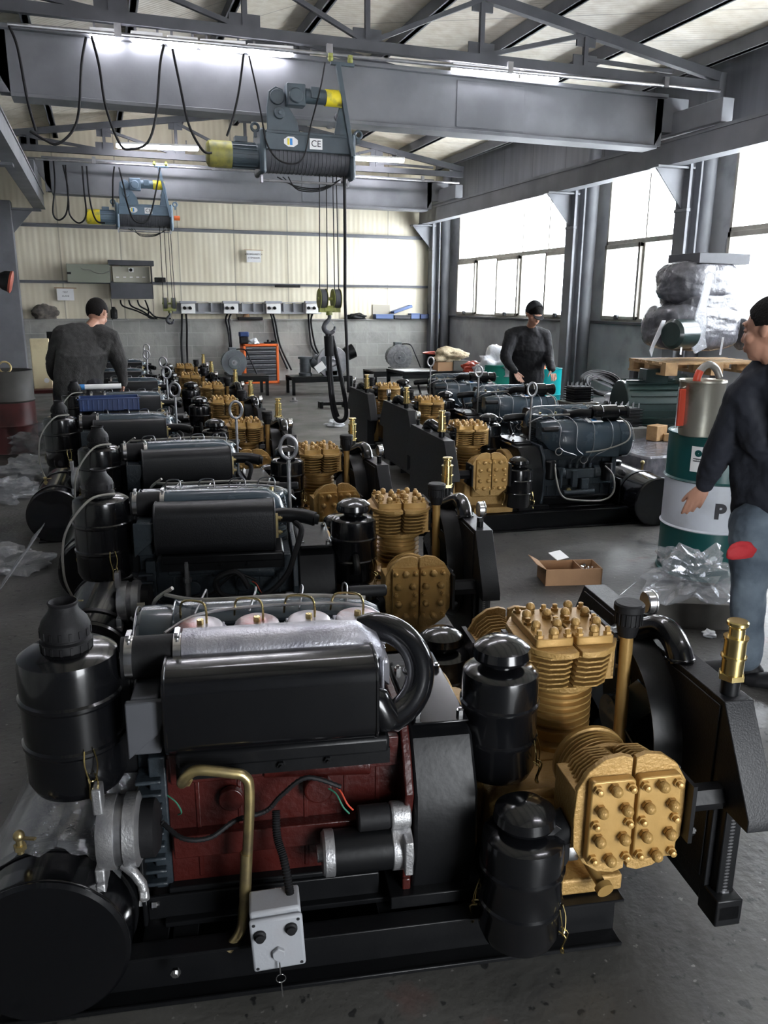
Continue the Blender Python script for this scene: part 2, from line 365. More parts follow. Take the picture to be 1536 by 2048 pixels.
# ---- steel frame
def roofz(x): return RZ-SL*abs(x-RX)
for i, x in enumerate([-1.6, -.5, .6, 1.7, 2.8, 3.9, 5.0, 6.1, 7.1]):
    zt = roofz(x)-.01
    pm = MB(); pm.box(x-.03, x+.03, YF, YB-.02, zt-.16, zt).box(x-.05, x+.05, YF, YB-.02, zt-.16, zt-.145)
    nm = ['against the left wall', 'second from the left wall', 'third from the left wall', 'just left of the ridge', 'under the ridge', 'just right of the ridge', 'second right of the ridge', 'third right of the ridge', 'above the window wall'][i]
    tag(pm.build('roof_purlin', K['grey'], smooth=0), 'long grey steel roof purlin running to the back wall, '+nm, 'purlin', 'roof purlins')
def truss(Y, label, depth=.62):
    t = thing('roof_truss', (RX, Y, roofz(XR)-.35), label, 'roof truss', 'roof trusses')
    inv = -t.location
    zb = 4.12; ap = roofz(RX)-.2
    def part(mb, name): mb.X = T(*inv); return mb
    q = MB(); q.X = T(*inv); q.bar((XL+.1, Y, zb), (XR-.25, Y, zb), .07, .1).build('bottom_chord', K['greyd'], t, smooth=0)
    for sgn, xe in ((1, XR-.25), (-1, XL+.1)):
        q = MB(); q.X = T(*inv); q.bar((RX, Y, ap), (xe, Y, zb+.1), .08, .1).build('top_chord', K['greyd'], t, smooth=0)
    xs = [-.9, .32, 1.54, 2.78, 4.05, 5.32]
    def ztop(x): return ap-(ap-zb-.1)*abs(x-RX)/(XR-.25-RX)
    for j, x in enumerate(xs):
        q = MB(); q.X = T(*inv); q.bar((x, Y, zb), (x, Y, ztop(x)), .05, .05).build('vertical_web', K['greyd'], t, smooth=0)
        q = MB(); q.X = T(*inv); q.box(x-.15, x+.15, Y-.01, Y+.01, zb-.03, zb+.16).build('gusset_plate', K['greyd'], t, smooth=0)
        q = MB(); q.X = T(*inv); q.box(x-.12, x+.12, Y-.01, Y+.01, ztop(x)-.15, ztop(x)+.02).build('gusset_plate', K['greyd'], t, smooth=0)
    for a, b_ in ((0,1),(1,2),(2,3)):
        q = MB(); q.X = T(*inv); q.bar((xs[b_], Y, zb+.03), (xs[a], Y, ztop(xs[a])-.03), .045, .045).build('diagonal_web', K['greyd'], t, smooth=0)
    for a, b_ in ((3,4),(4,5),):
        q = MB(); q.X = T(*inv); q.bar((xs[a], Y, zb+.03), (xs[b_], Y, ztop(xs[b_])-.03), .045, .045).build('diagonal_web', K['greyd'], t, smooth=0)
    q = MB(); q.X = T(*inv); q.bar((xs[5]+.02, Y, zb+.12), (XR-.9, Y, zb+.1), .04, .04).build('diagonal_web', K['greyd'], t, smooth=0)
    return t
truss(8.6, 'grey steel roof truss nearest the camera, right above the big crane girder')
truss(11.45, 'grey steel roof truss in the middle, between the two crane girders')
truss(15.85, 'grey steel roof truss farthest back, above the rear crane girder')
def column(Y, label, left=False):
    x = XR if not left else XL
    s = -1 if not left else 1
    t = thing('steel_column', (x+s*.2, Y, 0), label, 'column', 'right wall columns' if not left else 'left wall columns')
    if not left:
        MB().box(-.29, -.25, -.11, .11, 0, 3.35).box(-.25, -.12, -.008, .008, 0, 3.35).box(-.13, -.1, -.11, .11, 0, 3.35).box(-.3, -.24, -.12, .12, 2.72, 2.76).build('column_shaft', K['grey'], t, bevel=.004)
        MB().cyl((.07, 0, 0), (.07, 0, 4.3), .1, n=28).build('pipe_post', K['grey'], t)
        MB().prism([(-.29, 2.75), (-.29, 3.22), (-.72, 3.22)], .02, T(0, .01, 0) @ R(90, 'X')).box(-.74, -.2, -.09, .09, 3.21, 3.235).build('crane_bracket', K['grey'], t, bevel=.003)
    else:
        MB().box(-.2, .45, -.16, .16, 0, 3.35).build('column_shaft', K['grey'], t, bevel=.01)
        MB().prism([(.45, 2.8), (.8, 3.2), (.45, 3.2)], .02, T(0, .01, 0) @ R(90, 'X')).box(.3, .95, -.1, .1, 3.2, 3.235).build('crane_bracket', K['grey'], t, bevel=.003)
    return t
for Y, lb in ((16.9, 'grey column with crane bracket in the far right corner'), (11.3, 'grey column with crane bracket behind the man in the cap'), (8.75, 'grey column with crane bracket behind the wrapped machines')):
    column(Y, lb)
column(16.8, 'wide grey column in the far left corner', True)
column(11.5, 'wide grey column on the left wall before the red drum', True)
def runway(x, lb):
    o = MB().box(x-.1, x+.1, YF+.1, YB-.2, 3.24, 3.265).box(x-.1, x+.1, YF+.1, YB-.2, 3.5, 3.525).box(x-.085, x+.085, YF+.1, YB-.2, 3.265, 3.5).box(x-.025, x+.025, YF+.1, YB-.2, 3.525, 3.56).build('crane_runway', K['grey'], smooth=0)
    return tag(o, lb, 'runway beam')
runway(6.72, 'grey crane runway beam along the window wall')
runway(-.88, 'dark crane runway beam along the left wall')
def girder(Y, lb):
    t = thing('crane_girder', (2.9, Y, 3.4), lb, 'crane girder')
    g = MB().box(-3.6, 3.6, -.07, .07, .04, .56).box(-3.5, 3.5, -.14, .14, 0, .035).box(-3.62, 3.62, -.12, .12, .56, .6)
    g.prism([(3.5,.02),(3.6,.2),(3.95,.2),(3.95,.58),(3.5,.58)], .14, T(0, .07, 0) @ R(90, 'X'))
    g.prism([(-3.5,.02),(-3.6,.2),(-3.85,.58),(-3.5,.58)][::-1], .14, T(0, .07, 0) @ R(90, 'X')).build('main_beam', K['grey'], t, bevel=.004)
    for x in (3.82, -3.78):
        MB().box(x-.08, x+.08, -.9, .9, .17, .42).build('end_carriage', K['grey'], t, bevel=.01)
        for y in (-.75, .75): MB().cyl((x-.03, y, .22), (x+.03, y, .22), .055, n=20).build('wheel', K['greyd'], t)
    MB().box(.93, 1.75, -.078, -.06, .07, .53).build('web_plate', K['grey'], t, bevel=.004)
    return t
girder(8.78, 'huge grey crane girder spanning the hall nearest the camera')
girder(15.95, 'grey crane girder farther back, before the cream wall')
# cable rails (tubes) that carry the festoon cables
def pipe(p0, p1, lb):
    t = thing('festoon_rail', (V(p0)+V(p1))/2, lb, 'cable rail'); o = t.location
    MB().cyl(V(p0)-o, V(p1)-o, .018, n=10).build('rail_tube', K['galv'], t)
    for q in (.12, .38, .64, .9):
        p = V(p0).lerp(V(p1), q)-o
        MB().box(p.x-.03, p.x+.03, p.y-.02, p.y+.02, p.z-.02, p.z+.09).build('rail_bracket', K['galv'], t)
pipe(at(15,48,Y=8.5), at(1440,182,Y=8.5), 'galvanised tube rail carrying looped cables along the near girder')
pipe(at(70,318,Y=15.7), at(918,366,Y=15.7), 'thin galvanised tube rail along the rear girder')
# girts on the back wall
for z, d, lb in ((1.96, .05, 'lower grey wall rail running behind the electrical cabinet'), (2.98, .06, 'upper grey wall rail on the cream back wall under the crane')):
    tag(MB().box(XL+.6, XR-.1, YB-.06, YB, z-d/2, z+d/2).box(XL+.6, XR-.1, YB-.1, YB-.06, z+d/2-.012, z+d/2).build('wall_rail', K['grey'], smooth=0), lb, 'wall rail')

# ---- fluorescent lamps
tubeM = mat('lit fluorescent tube', (1,1,1), .4, emis=(.93,.92,1), estr=34)
def lamp(p0, p1, lb, g):
    p0, p1 = V(p0), V(p1); c = (p0+p1)/2
    t = thing('fluorescent_lamp', c, lb, 'lamp', g)
    a, b_ = p0-c, p1-c
    MB().bar(a+V((0,0,.045)), b_+V((0,0,.045)), .09, .03).build('lamp_housing', K['white'], t)
    for k_ in (.15, .85): p_ = a.lerp(b_, k_); MB().box(p_.x-.01, p_.x+.01, p_.y-.01, p_.y+.01, p_.z+.05, p_.z+.13).build('lamp_bracket', K['steel'], t)
    MB().cyl(a, b_, .034, n=14, ch=.02).build('lamp_tube', tubeM, t)
YL = 8.66
for i, (a, b_, y) in enumerate([(180,243,73),(262,325,80),(335,395,89),(400,490,96),(495,585,105)]):
    lamp(at(a,y-2,Y=YL), at(b_,y+3,Y=YL), 'lit white fluorescent lamp over the near girder, '+['leftmost of five left of the hoist','second of five left of the hoist','middle one of five left of the hoist','fourth of five left of the hoist','fifth of five, nearest the hoist'][i], 'lamps over the near girder')
lamp(at(903,137,Y=YL), at(1036,153,Y=YL), 'long lit fluorescent lamp over the right half of the near girder', 'lamps over the near girder')
lamp(at(1042,153,Y=YL), at(1117,159,Y=YL), 'short lit fluorescent lamp at the right end over the near girder', 'lamps over the near girder')
lamp(at(232,292,Y=15.4), at(397,298,Y=15.4), 'lit fluorescent lamp above the rear girder left of the hoist', 'lamps above the rear girder')
lamp(at(703,317,Y=15.4), at(808,322,Y=15.4), 'lit fluorescent lamp above the rear girder beside the near hoist', 'lamps above the rear girder')

truss(4.4, 'grey steel roof truss high over the second and third compressor sets'); truss(.8, 'grey steel roof truss high over the foremost compressor set')
for k_, (x_, y_) in enumerate(((1.0, 4.4), (2.4, 4.4), (2.6, .8))):
    lamp((x_-.6, y_, 3.98), (x_+.6, y_, 3.98), 'lit fluorescent lamp above the front of the hall, outside the picture', 'lamps above the front of the hall')
# ---- world and light
wd = D.worlds.new('sky'); SC.world = wd; wd.use_nodes = True; N = wd.node_tree.nodes; L = wd.node_tree.links
bg = N['Background']; bg.inputs['Color'].default_value = (.93,.965,1,1); bg.inputs['Strength'].default_value = 11.0
for i, (a, b_) in enumerate(bays):
    ld = D.lights.new('window_portal', 'AREA'); ld.shape = 'RECTANGLE'; ld.size = b_-a; ld.size_y = HEADZ-SILL; ld.cycles.is_portal = True
    lo = D.objects.new('window_portal', ld); COL.objects.link(lo); lo.location = (XR+.2, (a+b_)/2, (SILL+HEADZ)/2)
    lo.rotation_euler = (0, math.radians(90), 0)
    lo.rotation_euler = Matrix(((0,0,1),(1,0,0),(0,1,0))).to_euler()
ld = D.lights.new('door_portal', 'AREA'); ld.shape = 'RECTANGLE'; ld.size = 1.3; ld.size_y = 2.1; ld.cycles.is_portal = True
lo = D.objects.new('door_portal', ld); COL.objects.link(lo); lo.location = (1.65, YF-.12, 1.05); lo.rotation_euler = (math.radians(90), 0, 0)
SC.view_settings.view_transform = 'Standard'; SC.view_settings.look = 'None'; SC.view_settings.gamma = 1; SC.view_settings.use_curve_mapping = False
SC.view_settings.exposure = 0.95
SC.cycles.max_bounces = 8; SC.cycles.diffuse_bounces = 5; SC.cycles.glossy_bounces = 4; SC.cycles.transmission_bounces = 6; SC.cycles.transparent_max_bounces = 12
SC.cycles.use_denoising = True; SC.cycles.sample_clamp_indirect = 8
# ================================================================ diesel compressor unit
# local frame: x runs from the fuel tank (-1.6) to the cooler (+.25), y = 0 is the exhaust side, z up
def nuts(mb, pts, d, r=.012, h=.009):
    for p in pts: mb.hexa(p, d, r, h).cyl(p, V(p)+V(d)*(h+.006), r*.5, n=8)
def bolt_parts(parent, pts, d, dome, name, m, merge):
    d = V(d)
    def one(mb, p):
        p = V(p)
        if dome: mb.lathe([(.0105,0),(.0105,.007),(.0105,.008),(.0135,.012),(.0135,.017),(.0105,.024),(.005,.0275),(.0005,.028)], frame(p, d), 12, caps=False); mb.hexa(p, d, .014, .009)
        else: mb.hexa(p, d, .012, .008).lathe([(.0075,0),(.0075,.019),(.003,.021)], frame(p, d), 8)
    if False:
        mb = MB()
        for p in pts: one(mb, p)
        return mb.build(name, m, parent)
    mb = MB(); one(mb, (0, 0, 0)); first = None
    for p in pts:
        if first is None: first = mb.build(name, m, parent); o = first
        else: o = first.copy(); COL.objects.link(o)
        o.location = V(p)
def gold_cylinder(root, c, d, up, L0, fine):
    """finned barrel and twin head; c = foot of the barrel, d = outward axis, L0 = barrel length"""
    X = frame(c, d, None); z = V(d).normalized(); s = V(up).normalized(); t = z.cross(s)      # s = long side of the plates, t = across
    X = Matrix((t, s, z)).transposed().to_4x4()
    X = Matrix.Translation(V(c)) @ X
    g = MB(); g.X = X
    g.lathe([(.1,0),(.1,.012),(.078,.02),(.074,L0*.35)], n=32)
    nf = max(4, round(L0*.65/.02)); z0 = L0*.3; st = (L0*.7-.004)/nf
    g.lathe([(.08, z0-.005), (.08, L0)], n=40)
    for i in range(nf): g.lathe([(.08, z0+i*st), (.098, z0+i*st+.001), (.098, z0+i*st+.005), (.08, z0+i*st+.006)], n=44)
    if abs(z.z) > .5: g.box(-.125, .125, -.12, .12, -.035, 0)
    g.build('cylinder_barrel', K['gold'], root, smooth=25)
    h = MB(); h.X = X @ T(0, 0, L0)
    HL = .128; nfin = 7
    h.lathe([(.098,-.004),(.105,.006),(.105,.02)], n=32)
    for sg in (-1, 1):
        # core of each lobe and its wavy fins
        core = [(.02,-.07),(.07,-.078),(.088,-.05),(.09,0),(.088,.05),(.07,.078),(.02,.07)]
        h.prism([(sg*x, y) for x, y in (core if sg > 0 else core[::-1])], HL, T(0, 0, .01))
        for i in range(nfin):
            zz = .018+i*(HL-.03)/(nfin-1); q = .84+.19*i/(nfin-1)
            fin = [(.007,-.115*q),(.03,-.128*q),(.075,-.125*q),(.108,-.1*q),(.128,-.06*q),(.131,0),(.128,.06*q),(.108,.1*q),(.075,.125*q),(.03,.128*q),(.007,.115*q)]
            h.prism([(sg*x*(q*.25+.75), y) for x, y in (fin if sg > 0 else fin[::-1])], .0055, T(0, 0, zz))
        top = [(.004,-.146),(.03,-.155),(.07,-.148),(.108,-.12),(.134,-.075),(.138,0),(.134,.075),(.108,.12),(.07,.148),(.03,.155),(.004,.146)]
        h.prism([(sg*x, y) for x, y in (top if sg > 0 else top[::-1])], .016, T(0, 0, HL))
    h.box(.1, .136, -.07, .07, .02, HL+.01).box(-.136, -.1, -.07, .07, .02, HL+.01)
    h.build('cylinder_head', K['goldrough'], root, bevel=.0018, seg=2 if fine else 1, smooth=30)
    for sg in (-1, 1):
        p = MB(); p.X = X
        pl = rrect(min(sg*.004, sg*.11), max(sg*.004, sg*.11), -.108, .108, .008, 2)
        zt = L0+HL+.016
        p.prism(pl, .024, T(0, 0, zt))
        po = p.build('valve_cover', K['gold'], root, bevel=.003 if fine else 0, smooth=30)
        zz = zt+.024; W_ = lambda a, b: X @ V((sg*(.057+a*.04), b*.09, zz))
        nt = [W_(-1,-1), W_(1,-1), W_(-1,0), W_(1,0), W_(-1,1), W_(1,1)]
        dm = [W_(0,-1.02), W_(-.75,-.42), W_(.75,-.42), W_(-.75,.42), W_(.75,.42), W_(0,1.0)]
        bolt_parts(po, nt, z, False, 'stud_nut', K['gold'], not fine); bolt_parts(po, dm, z, True, 'dome_nut', K['goldrough'], not fine)
def canister(root, x, y, z0, z1, r, cap, m, clips=True, name='air_filter'):
    """oil bath filter: ribbed can, shoulder, neck and mushroom cap"""
    H_ = z1-z0; a = MB()
    pr = [(r*.55, 0), (r*.9, .006), (r, .03)]
    for f_ in (.36, .68): pr += [(r, H_*f_-.012), (r*1.045, H_*f_-.005), (r*1.045, H_*f_+.003), (r, H_*f_+.008)]
    pr += [(r, H_-.035), (r*.97, H_-.015), (r*.8, H_-.003), (r*.45, H_), (r*.42, H_+.001)]
    o = a.lathe(pr, T(x, y, z0), 40).build(name, m, root)
    if cap == 'mushroom':
        MB().lathe([(r*.42,0),(r*.42,.025),(r*.72,.02),(r*.76,.028),(r*.72,.05),(r*.5,.066),(r*.15,.074),(.001,.075)], T(x, y, z1), 36, caps=False).build('rain_cap', m, o)
    else:
        c = MB().lathe([(r*.5,0),(r*.5,.022),(r*.44,.026),(r*.44,.03),(r*.49,.033),(r*.49,.056),(r*.45,.07),(r*.3,.092),(r*.27,.105),(r*.3,.112),(r*.27,.114),(r*.2,.1),(r*.2,.08)], T(x, y, z1-.003), 32)
        for i in range(16):
            an = i*PI/8
            for zz, rr in ((.01,.5), (.044,.49)): c.box(-.002,.002,-.003,.003,-.008,.009, T(x+r*rr*math.cos(an), y+r*rr*math.sin(an), z1-.003+zz) @ Matrix.Rotation(an, 4, 'Z'))
        c.build('intake_cap', K['rubber'], o)
    if clips:
        for an in (-65, 35, 155) if clips == 3 else (-40, 150):
            q = math.radians(an); d = V((math.cos(q), math.sin(q), 0)); s = V((-d.y, d.x, 0)); zc = z0+H_*.36
            P_ = lambda a_, o_, z_: V((x, y, zc+z_))+s*a_+d*(r+o_)
            w = MB().tube(spline([P_(-.01,.004,.012), P_(-.014,.012,-.02), P_(-.008,.014,-.055), P_(0,.012,-.062), P_(.008,.014,-.055), P_(.014,.012,-.02), P_(.01,.004,.012)], 3), .0018, 6)
            w.tube(spline([P_(-.008,.004,-.05), P_(-.009,.022,-.06), P_(-.008,.012,-.1), P_(0,.018,-.112), P_(.008,.012,-.1), P_(.009,.022,-.06), P_(.008,.004,-.05)], 3), .0022, 6)
            w.build('wire_clip', K['brass'], o)
    return o
def make_unit(name, label, group, first=False, dry=False, swap=False, ring=True):
    B = thing(name, (0, 0, 0), label, 'compressor', group)
    fine = first
    bl = K['gloss'] if first else K['black']
    cast = K['red'] if first else K['bluem']
    # -- base frame of C channels
    f = MB()
    for y0, sg in ((.0, 1), (.76, -1)):
        ya, yb = sorted((y0+sg*.045, y0+sg*.053)); f.box(-1.52, -.005, ya, yb, 0, .135)
        ya, yb = sorted((y0, y0+sg*.05))
        f.box(-1.52, -.005, ya, yb, 0, .008).box(-1.52, -.005, ya, yb, .127, .135)
        f.box(-1.52, -.005, *sorted((y0-sg*.008, y0)), 0, .012)
    for x in (-1.17, -1.1, -.6, -.34, -.05): f.box(x-.03, x+.03, .05, .71, .02, .125)
    f.box(-1.15, -.03, .1, .66, .125, .14)
    f.build('base_frame', K['black'], B, bevel=.002, seg=1)
    # engine feet plates
    MB().box(-1.2, -1.19, .1, .66, .135, .33).box(-1.19, -.62, .12, .13, .135, .2).box(-.6, -.36, .06, .7, .135, .17).build('mounting_plate', K['black'], B, bevel=.003)
    mb = MB(); nuts(mb, [(-1.2,.13,.18)], (-1,0,0), .012, .01); mb.build('mounting_bolt', K['chrome'], B); mb = MB(); nuts(mb, [(-1.18,.12,.18)], (1,0,0), .012, .012); mb.build('mounting_bolt', K['chrome'], B); mb = MB(); nuts(mb, [(-1.12,.0,.09)], (0,-1,0)); mb.build('frame_bolt', K['chrome'], B)
    # -- crankcase
    c = MB().box(-1.13, -.56, .155, .6, .2, .55).box(-1.12, -.57, .12, .64, .3, .36).box(-1.12, -.57, .14, .62, .49, .57)
    c.box(-1.12, -.58, .2, .56, .13, .22)
    for x in (-1.06, -.96, -.8, -.7, -.62): c.box(x-.006, x+.006, .152, .61, .22, .5)
    c.cyl((-.77,.15,.45),(-.77,.12,.45),.036,n=24,ch=.004).cyl((-.98,.15,.44),(-.98,.13,.44),.03,n=24)
    c.cyl((-.9,.16,.51),(-.64,.15,.5),.03,n=16)
    c.build('crankcase', cast, B, bevel=.006)
    MB().box(-1.14, -.56, .13, .63, .195, .212).prism([(-1.1,.2),(-.58,.2),(-.62,.14),(-1.02,.14)], .4, T(0,.58,0) @ R(90,'X')).build('oil_pan', K['black'], B, bevel=.004)
    fl_ = [(.1,.17),(.08,.25),(.09,.36),(.07,.45),(.11,.53),(.16,.6),(.6,.6),(.66,.53),(.69,.42),(.67,.25),(.66,.17)]
    MB().prism([(y, z) for y, z in fl_], .022, Matrix(((0,0,1,-.565),(1,0,0,0),(0,1,0,0),(0,0,0,1)))).box(-.566,-.545,.085,.12,.1,.2).build('flywheel_flange', cast, B, bevel=.004)
    YZ = lambda x: Matrix(((0,0,1,x),(1,0,0,0),(0,1,0,0),(0,0,0,1)))
    # -- bell housing
    hp = [(.1,.14),(.06,.3),(.07,.44),(.14,.56),(.2,.585),(.58,.585),(.64,.54),(.7,.42),(.7,.28),(.66,.14)]
    MB().prism(hp, .16, YZ(-.542)).box(-.53, -.4, .17, .5, .575, .6).build('bell_housing', K['black'], B, bevel=.008)
    MB().box(-.535, -.395, .13, .46, .6, .606).build('housing_cover', bl, B, bevel=.004)
    mb = MB(); nuts(mb, [(-.52,.16,.606), (-.41,.16,.606), (-.52,.42,.606), (-.41,.42,.606)], (0,0,1), .01, .012); mb.build('housing_bolt', K['chrome'], B)
    # -- finned engine cylinders, heads, lids
    xs = [-1.047, -.903, -.768, -.639]
    for i, x in enumerate(xs):
        q = MB().cyl((x,.38,.55),(x,.38,.7),.045,n=20)
        for k in range(9): q.cyl((x,.38,.56+k*.015),(x,.38,.565+k*.015),.064,n=24)
        q.build('engine_cylinder', K['bluem'], B)
        q = MB().box(x-.058, x+.058, .3, .47, .7, .765)
        for k in range(5): q.box(x-.062, x+.062, .29, .48, .7+k*.012, .704+k*.012)
        hd = q.build('engine_head', K['silver'] if first else K['bluem'], B, bevel=.004, seg=1)
        l = MB().lathe([(.9,0),(1,.15),(1,.55),(.93,.85),(.78,1),(.3,1.0),(.001,.98)], T(x,.375,.765) @ Matrix.Diagonal((.06,.075,.034,1)), 36, caps=False)
        l.build('rocker_cover', K['lid'] if first else K['blue'], B)
        MB().hexa((x,.375,.798), (0,0,1), .009, .014).build('cover_nut', K['brass'], hd)
        ln = MB().tube(spline([(x+.015,.38,.79),(x+.015,.385,.835),(x+.0,.41,.847),(x-.05,.46,.83),(x-.06,.5,.77)], 4), .0032, 6)
        ln.build('fuel_line', K['brass'] if first else K['steel'], B)
    MB().tube(spline([(-1.14,.4,.77),(-1.05,.47,.79),(-.85,.48,.8),(-.62,.47,.79),(-.53,.42,.74)], 5), .0045, 8).build('return_pipe', K['galv'], B)
    # -- intake manifold, hose, clamps
    man = K['silver'] if first else K['blue']
    mb = MB()
    sec = [(.165,.74),(.165,.8),(.18,.83),(.21,.842),(.25,.842),(.285,.82),(.29,.78),(.28,.735),(.2,.72)]
    rings = []
    for x, dz, sc in ((-1.08,0,1),(-.72,0,1),(-.66,-.004,.98),(-.61,-.03,.86),(-.585,-.07,.62)):
        rings.append([V((x, .23+(y-.23)*sc, .782+dz+(z-.782)*sc)) for y, z in sec])
    n_ = len(sec); vs = [v for r_ in rings for v in r_]
    fs = [(j*n_+i, j*n_+(i+1) % n_, (j+1)*n_+(i+1) % n_, (j+1)*n_+i) for j in range(len(rings)-1) for i in range(n_)]
    mb.add(vs, [tuple(reversed(f_)) for f_ in fs]+[tuple(range(n_)), tuple((len(rings)-1)*n_+i for i in range(n_))[::-1]])
    for x in xs: mb.tube(spline([(x+.02,.23,.76),(x+.02,.21,.72),(x+.01,.26,.69),(x,.31,.7)], 3), .03, 12)
    mb.build('intake_manifold', man, B, smooth=60)
    if first:
        e = MB()
        e.tube([(-.876+.012*math.cos(a*PI/8), .1675+.012*math.sin(a*PI/8)*0-.004, .79+.012*math.sin(a*PI/8)) for a in range(16)], .0012, 5, True)
        e.tube([(-.842+.012*math.cos(a*PI/8), .1635, .793+.012*math.sin(a*PI/8)) for a in range(16)], .0012, 5, True)
        for a in range(3): e.bar((-.842-.008*math.cos(a*PI/3), .163, .793-.008*math.sin(a*PI/3)), (-.842+.008*math.cos(a*PI/3), .163, .793+.008*math.sin(a*PI/3)), .003, .003)
        e.build('cast_mark', man, B)
        for tx, xx in (('DO 5708', -.946), ('EK', -.876-.006), ('87', -.822)):
            cu = D.curves.new('t', 'FONT'); cu.body = tx; cu.size = .017; cu.extrude = .0012
            ob = D.objects.new('t', cu); me = ob.to_mesh().copy(); D.objects.remove(ob)
            me.transform(T(xx,.1645,.785) @ R(90,'X')); me.materials.append(man)
            to = D.objects.new('cast_lettering', me); COL.objects.link(to); to.parent = B
    MB().cyl((-1.22,.215,.79),(-1.075,.225,.787),.05,n=28).build('intake_hose', K['rubber'], B)
    for x in (-1.2, -1.09):
        q = MB().cyl((x-.009,.217,.789),(x+.009,.217,.789),.0525,n=32).box(x-.006,x+.006,.2,.235,.838,.852).cyl((x,.19,.846),(x,.245,.846),.004,n=8)
        q.build('hose_clamp', K['chrome'], B)
    # -- muffler
    mb = MB()
    pf = rrect(.052, .2, .605, .812, .05, 6)
    mb.prism(pf, .476, YZ(-1.113))
    for x in (-1.117, -.641): mb.prism(rrect(.049,.203,.602,.815,.052,6), .008, YZ(x))
    mu = mb.build('muffler', K['gloss'] if first else K['matte'], B, bevel=.002, seg=1, smooth=40)
    for x in (-1.0, -.85, -.7):
        mb = MB()
        for k in range(5): mb.torus((x,.1,.592-k*.006), (0,0,1), .005, .0016, 10, 6); mb.torus((x+.03,.1,.592-k*.006), (0,0,1), .005, .0016, 10, 6)
        mb.build('spring_bolt', K['steel'], B)
    MB().box(-1.1, -.6, .09, .3, .555, .6).build('exhaust_manifold', K['black'], B, bevel=.01)
    mb = MB(); nuts(mb, [(-.97,.092,.545),(-.86,.092,.55),(-.75,.092,.552)], (0,-1,0), .01, .008); mb.box(-1.1,-.6,.092,.12,.53,.57); mb.build('manifold_flange', K['black'], B)
    if first:
        pts = arc((-.595,.23,.715), .09, 100, -95, 14, (1,0,0), (0,-.25,.97))
        pts = [V((-.635,.3,.79))]+pts+[V((-.63,.125,.68)), V((-.65,.125,.68))]
        pts[1:16] = [V((p.x, .29-.165*i/14, p.z)) for i, p in enumerate(pts[1:16])]
        MB().tube(spline(pts, 2), .036, 20).torus((-.51,.21,.70), (.2,0,1), .037, .003, 20).build('exhaust_elbow', K['gloss'], B)
        MB().box(-.612,-.604,.15,.26,.69,.77).cyl((-.604,.19,.75),(-.59,.19,.75),.011,n=6).build('end_flange', man, B, bevel=.012)
    else:
        MB().tube(spline([(-.65,.13,.74),(-.6,.13,.745),(-.52,.12,.74),(-.47,.1,.73)], 4), [.03]*13, 18).tube(spline([(-.47,.1,.73),(-.455,.096,.728)],2), .022, 18).build('exhaust_outlet', K['black'], B)
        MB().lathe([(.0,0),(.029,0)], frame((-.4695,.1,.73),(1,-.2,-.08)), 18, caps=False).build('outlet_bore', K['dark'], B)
        q = MB().box(-.632,-.622,.08,.12,.66,.76); nuts(q, [(-.622,.1,.68),(-.622,.1,.74)], (1,0,0), .01, .012); q.build('flange_clamp', K['oldbrass'], B)
    # -- oil bath air cleaner over the tank end
    if not dry:
        canister(B, -1.335, .2, .49, .835, .112, 'collar', K['gloss'], 3, 'air_cleaner')
        MB().box(-1.24,-1.2,.19,.23,.5,.8).box(-1.44,-1.24,.28,.32,.6,.72).build('cleaner_bracket', K['black'], B, bevel=.004)
        if not first: MB().tube(spline([(-1.27,.16,.85),(-1.36,.1,.84),(-1.45,.05,.72),(-1.47,.05,.55),(-1.45,.08,.44)], 6), .005, 8).build('breather_hose', K['hose'], B)
    else:
        q = MB().cyl((-.93,.62,.83),(-1.14,.62,.83),.056,n=28,ch=.012).cyl((-1.14,.62,.83),(-1.2,.62,.83),.047,n=28).torus((-1.0,.62,.83),(1,0,0),.057,.004,28)
        ac = q.build('air_filter_body', K['gloss'], B)
        q = MB().lathe([(.05,0),(.052,.018),(.045,.024),(.012,.02),(.001,.024)], frame((-1.2,.62,.83),(-1,0,0)), 28, caps=False)
        for i in range(16):
            a_ = i*PI/8; q.bar((-1.224,.62+.012*math.cos(a_),.83+.012*math.sin(a_)), (-1.226,.62+.046*math.cos(a_),.83+.046*math.sin(a_)), .004, .003)
        q.build('turbine_cap', K['black'], ac)
        MB().tube(spline([(-.93,.62,.83),(-.86,.58,.83),(-.84,.5,.81),(-.9,.3,.79)],4), .03, 14).build('filter_hose', K['rubber'], B)
    # -- fuel tank across the end, with brass valve and hose
    tk = MB().cyl((-1.4,-.01,.185),(-1.4,.86,.185),.185,n=48,ch=.008).torus((-1.4,.005,.185),(0,1,0),.184,.003,48).torus((-1.4,.845,.185),(0,1,0),.184,.003,48).build('fuel_tank', K['gloss'], B)
    for y in (.12, .6): MB().lathe([(.185,-.015),(.19,-.015),(.19,.015),(.185,.015)], frame((-1.4,y,.185),(0,1,0)), 44, caps=False).build('tank_strap', K['black'], tk)
    MB().cyl((-1.45,.08,.39),(-1.45,.08,.44),.008,n=10).hexa((-1.45,.08,.4),(0,0,1),.014,.012).ball((-1.45,.08,.435),.013).bar((-1.45,.08,.43),(-1.41,.06,.437),.008,.004).cyl((-1.38,.64,.39),(-1.38,.64,.46),.01,n=10).ball((-1.38,.64,.445),.017).build('tank_valve', K['oldbrass'], tk)
    MB().cyl((-1.3,.4,.38),(-1.3,.4,.42),.04,n=24,ch=.005).build('filler_cap', K['black'], tk)
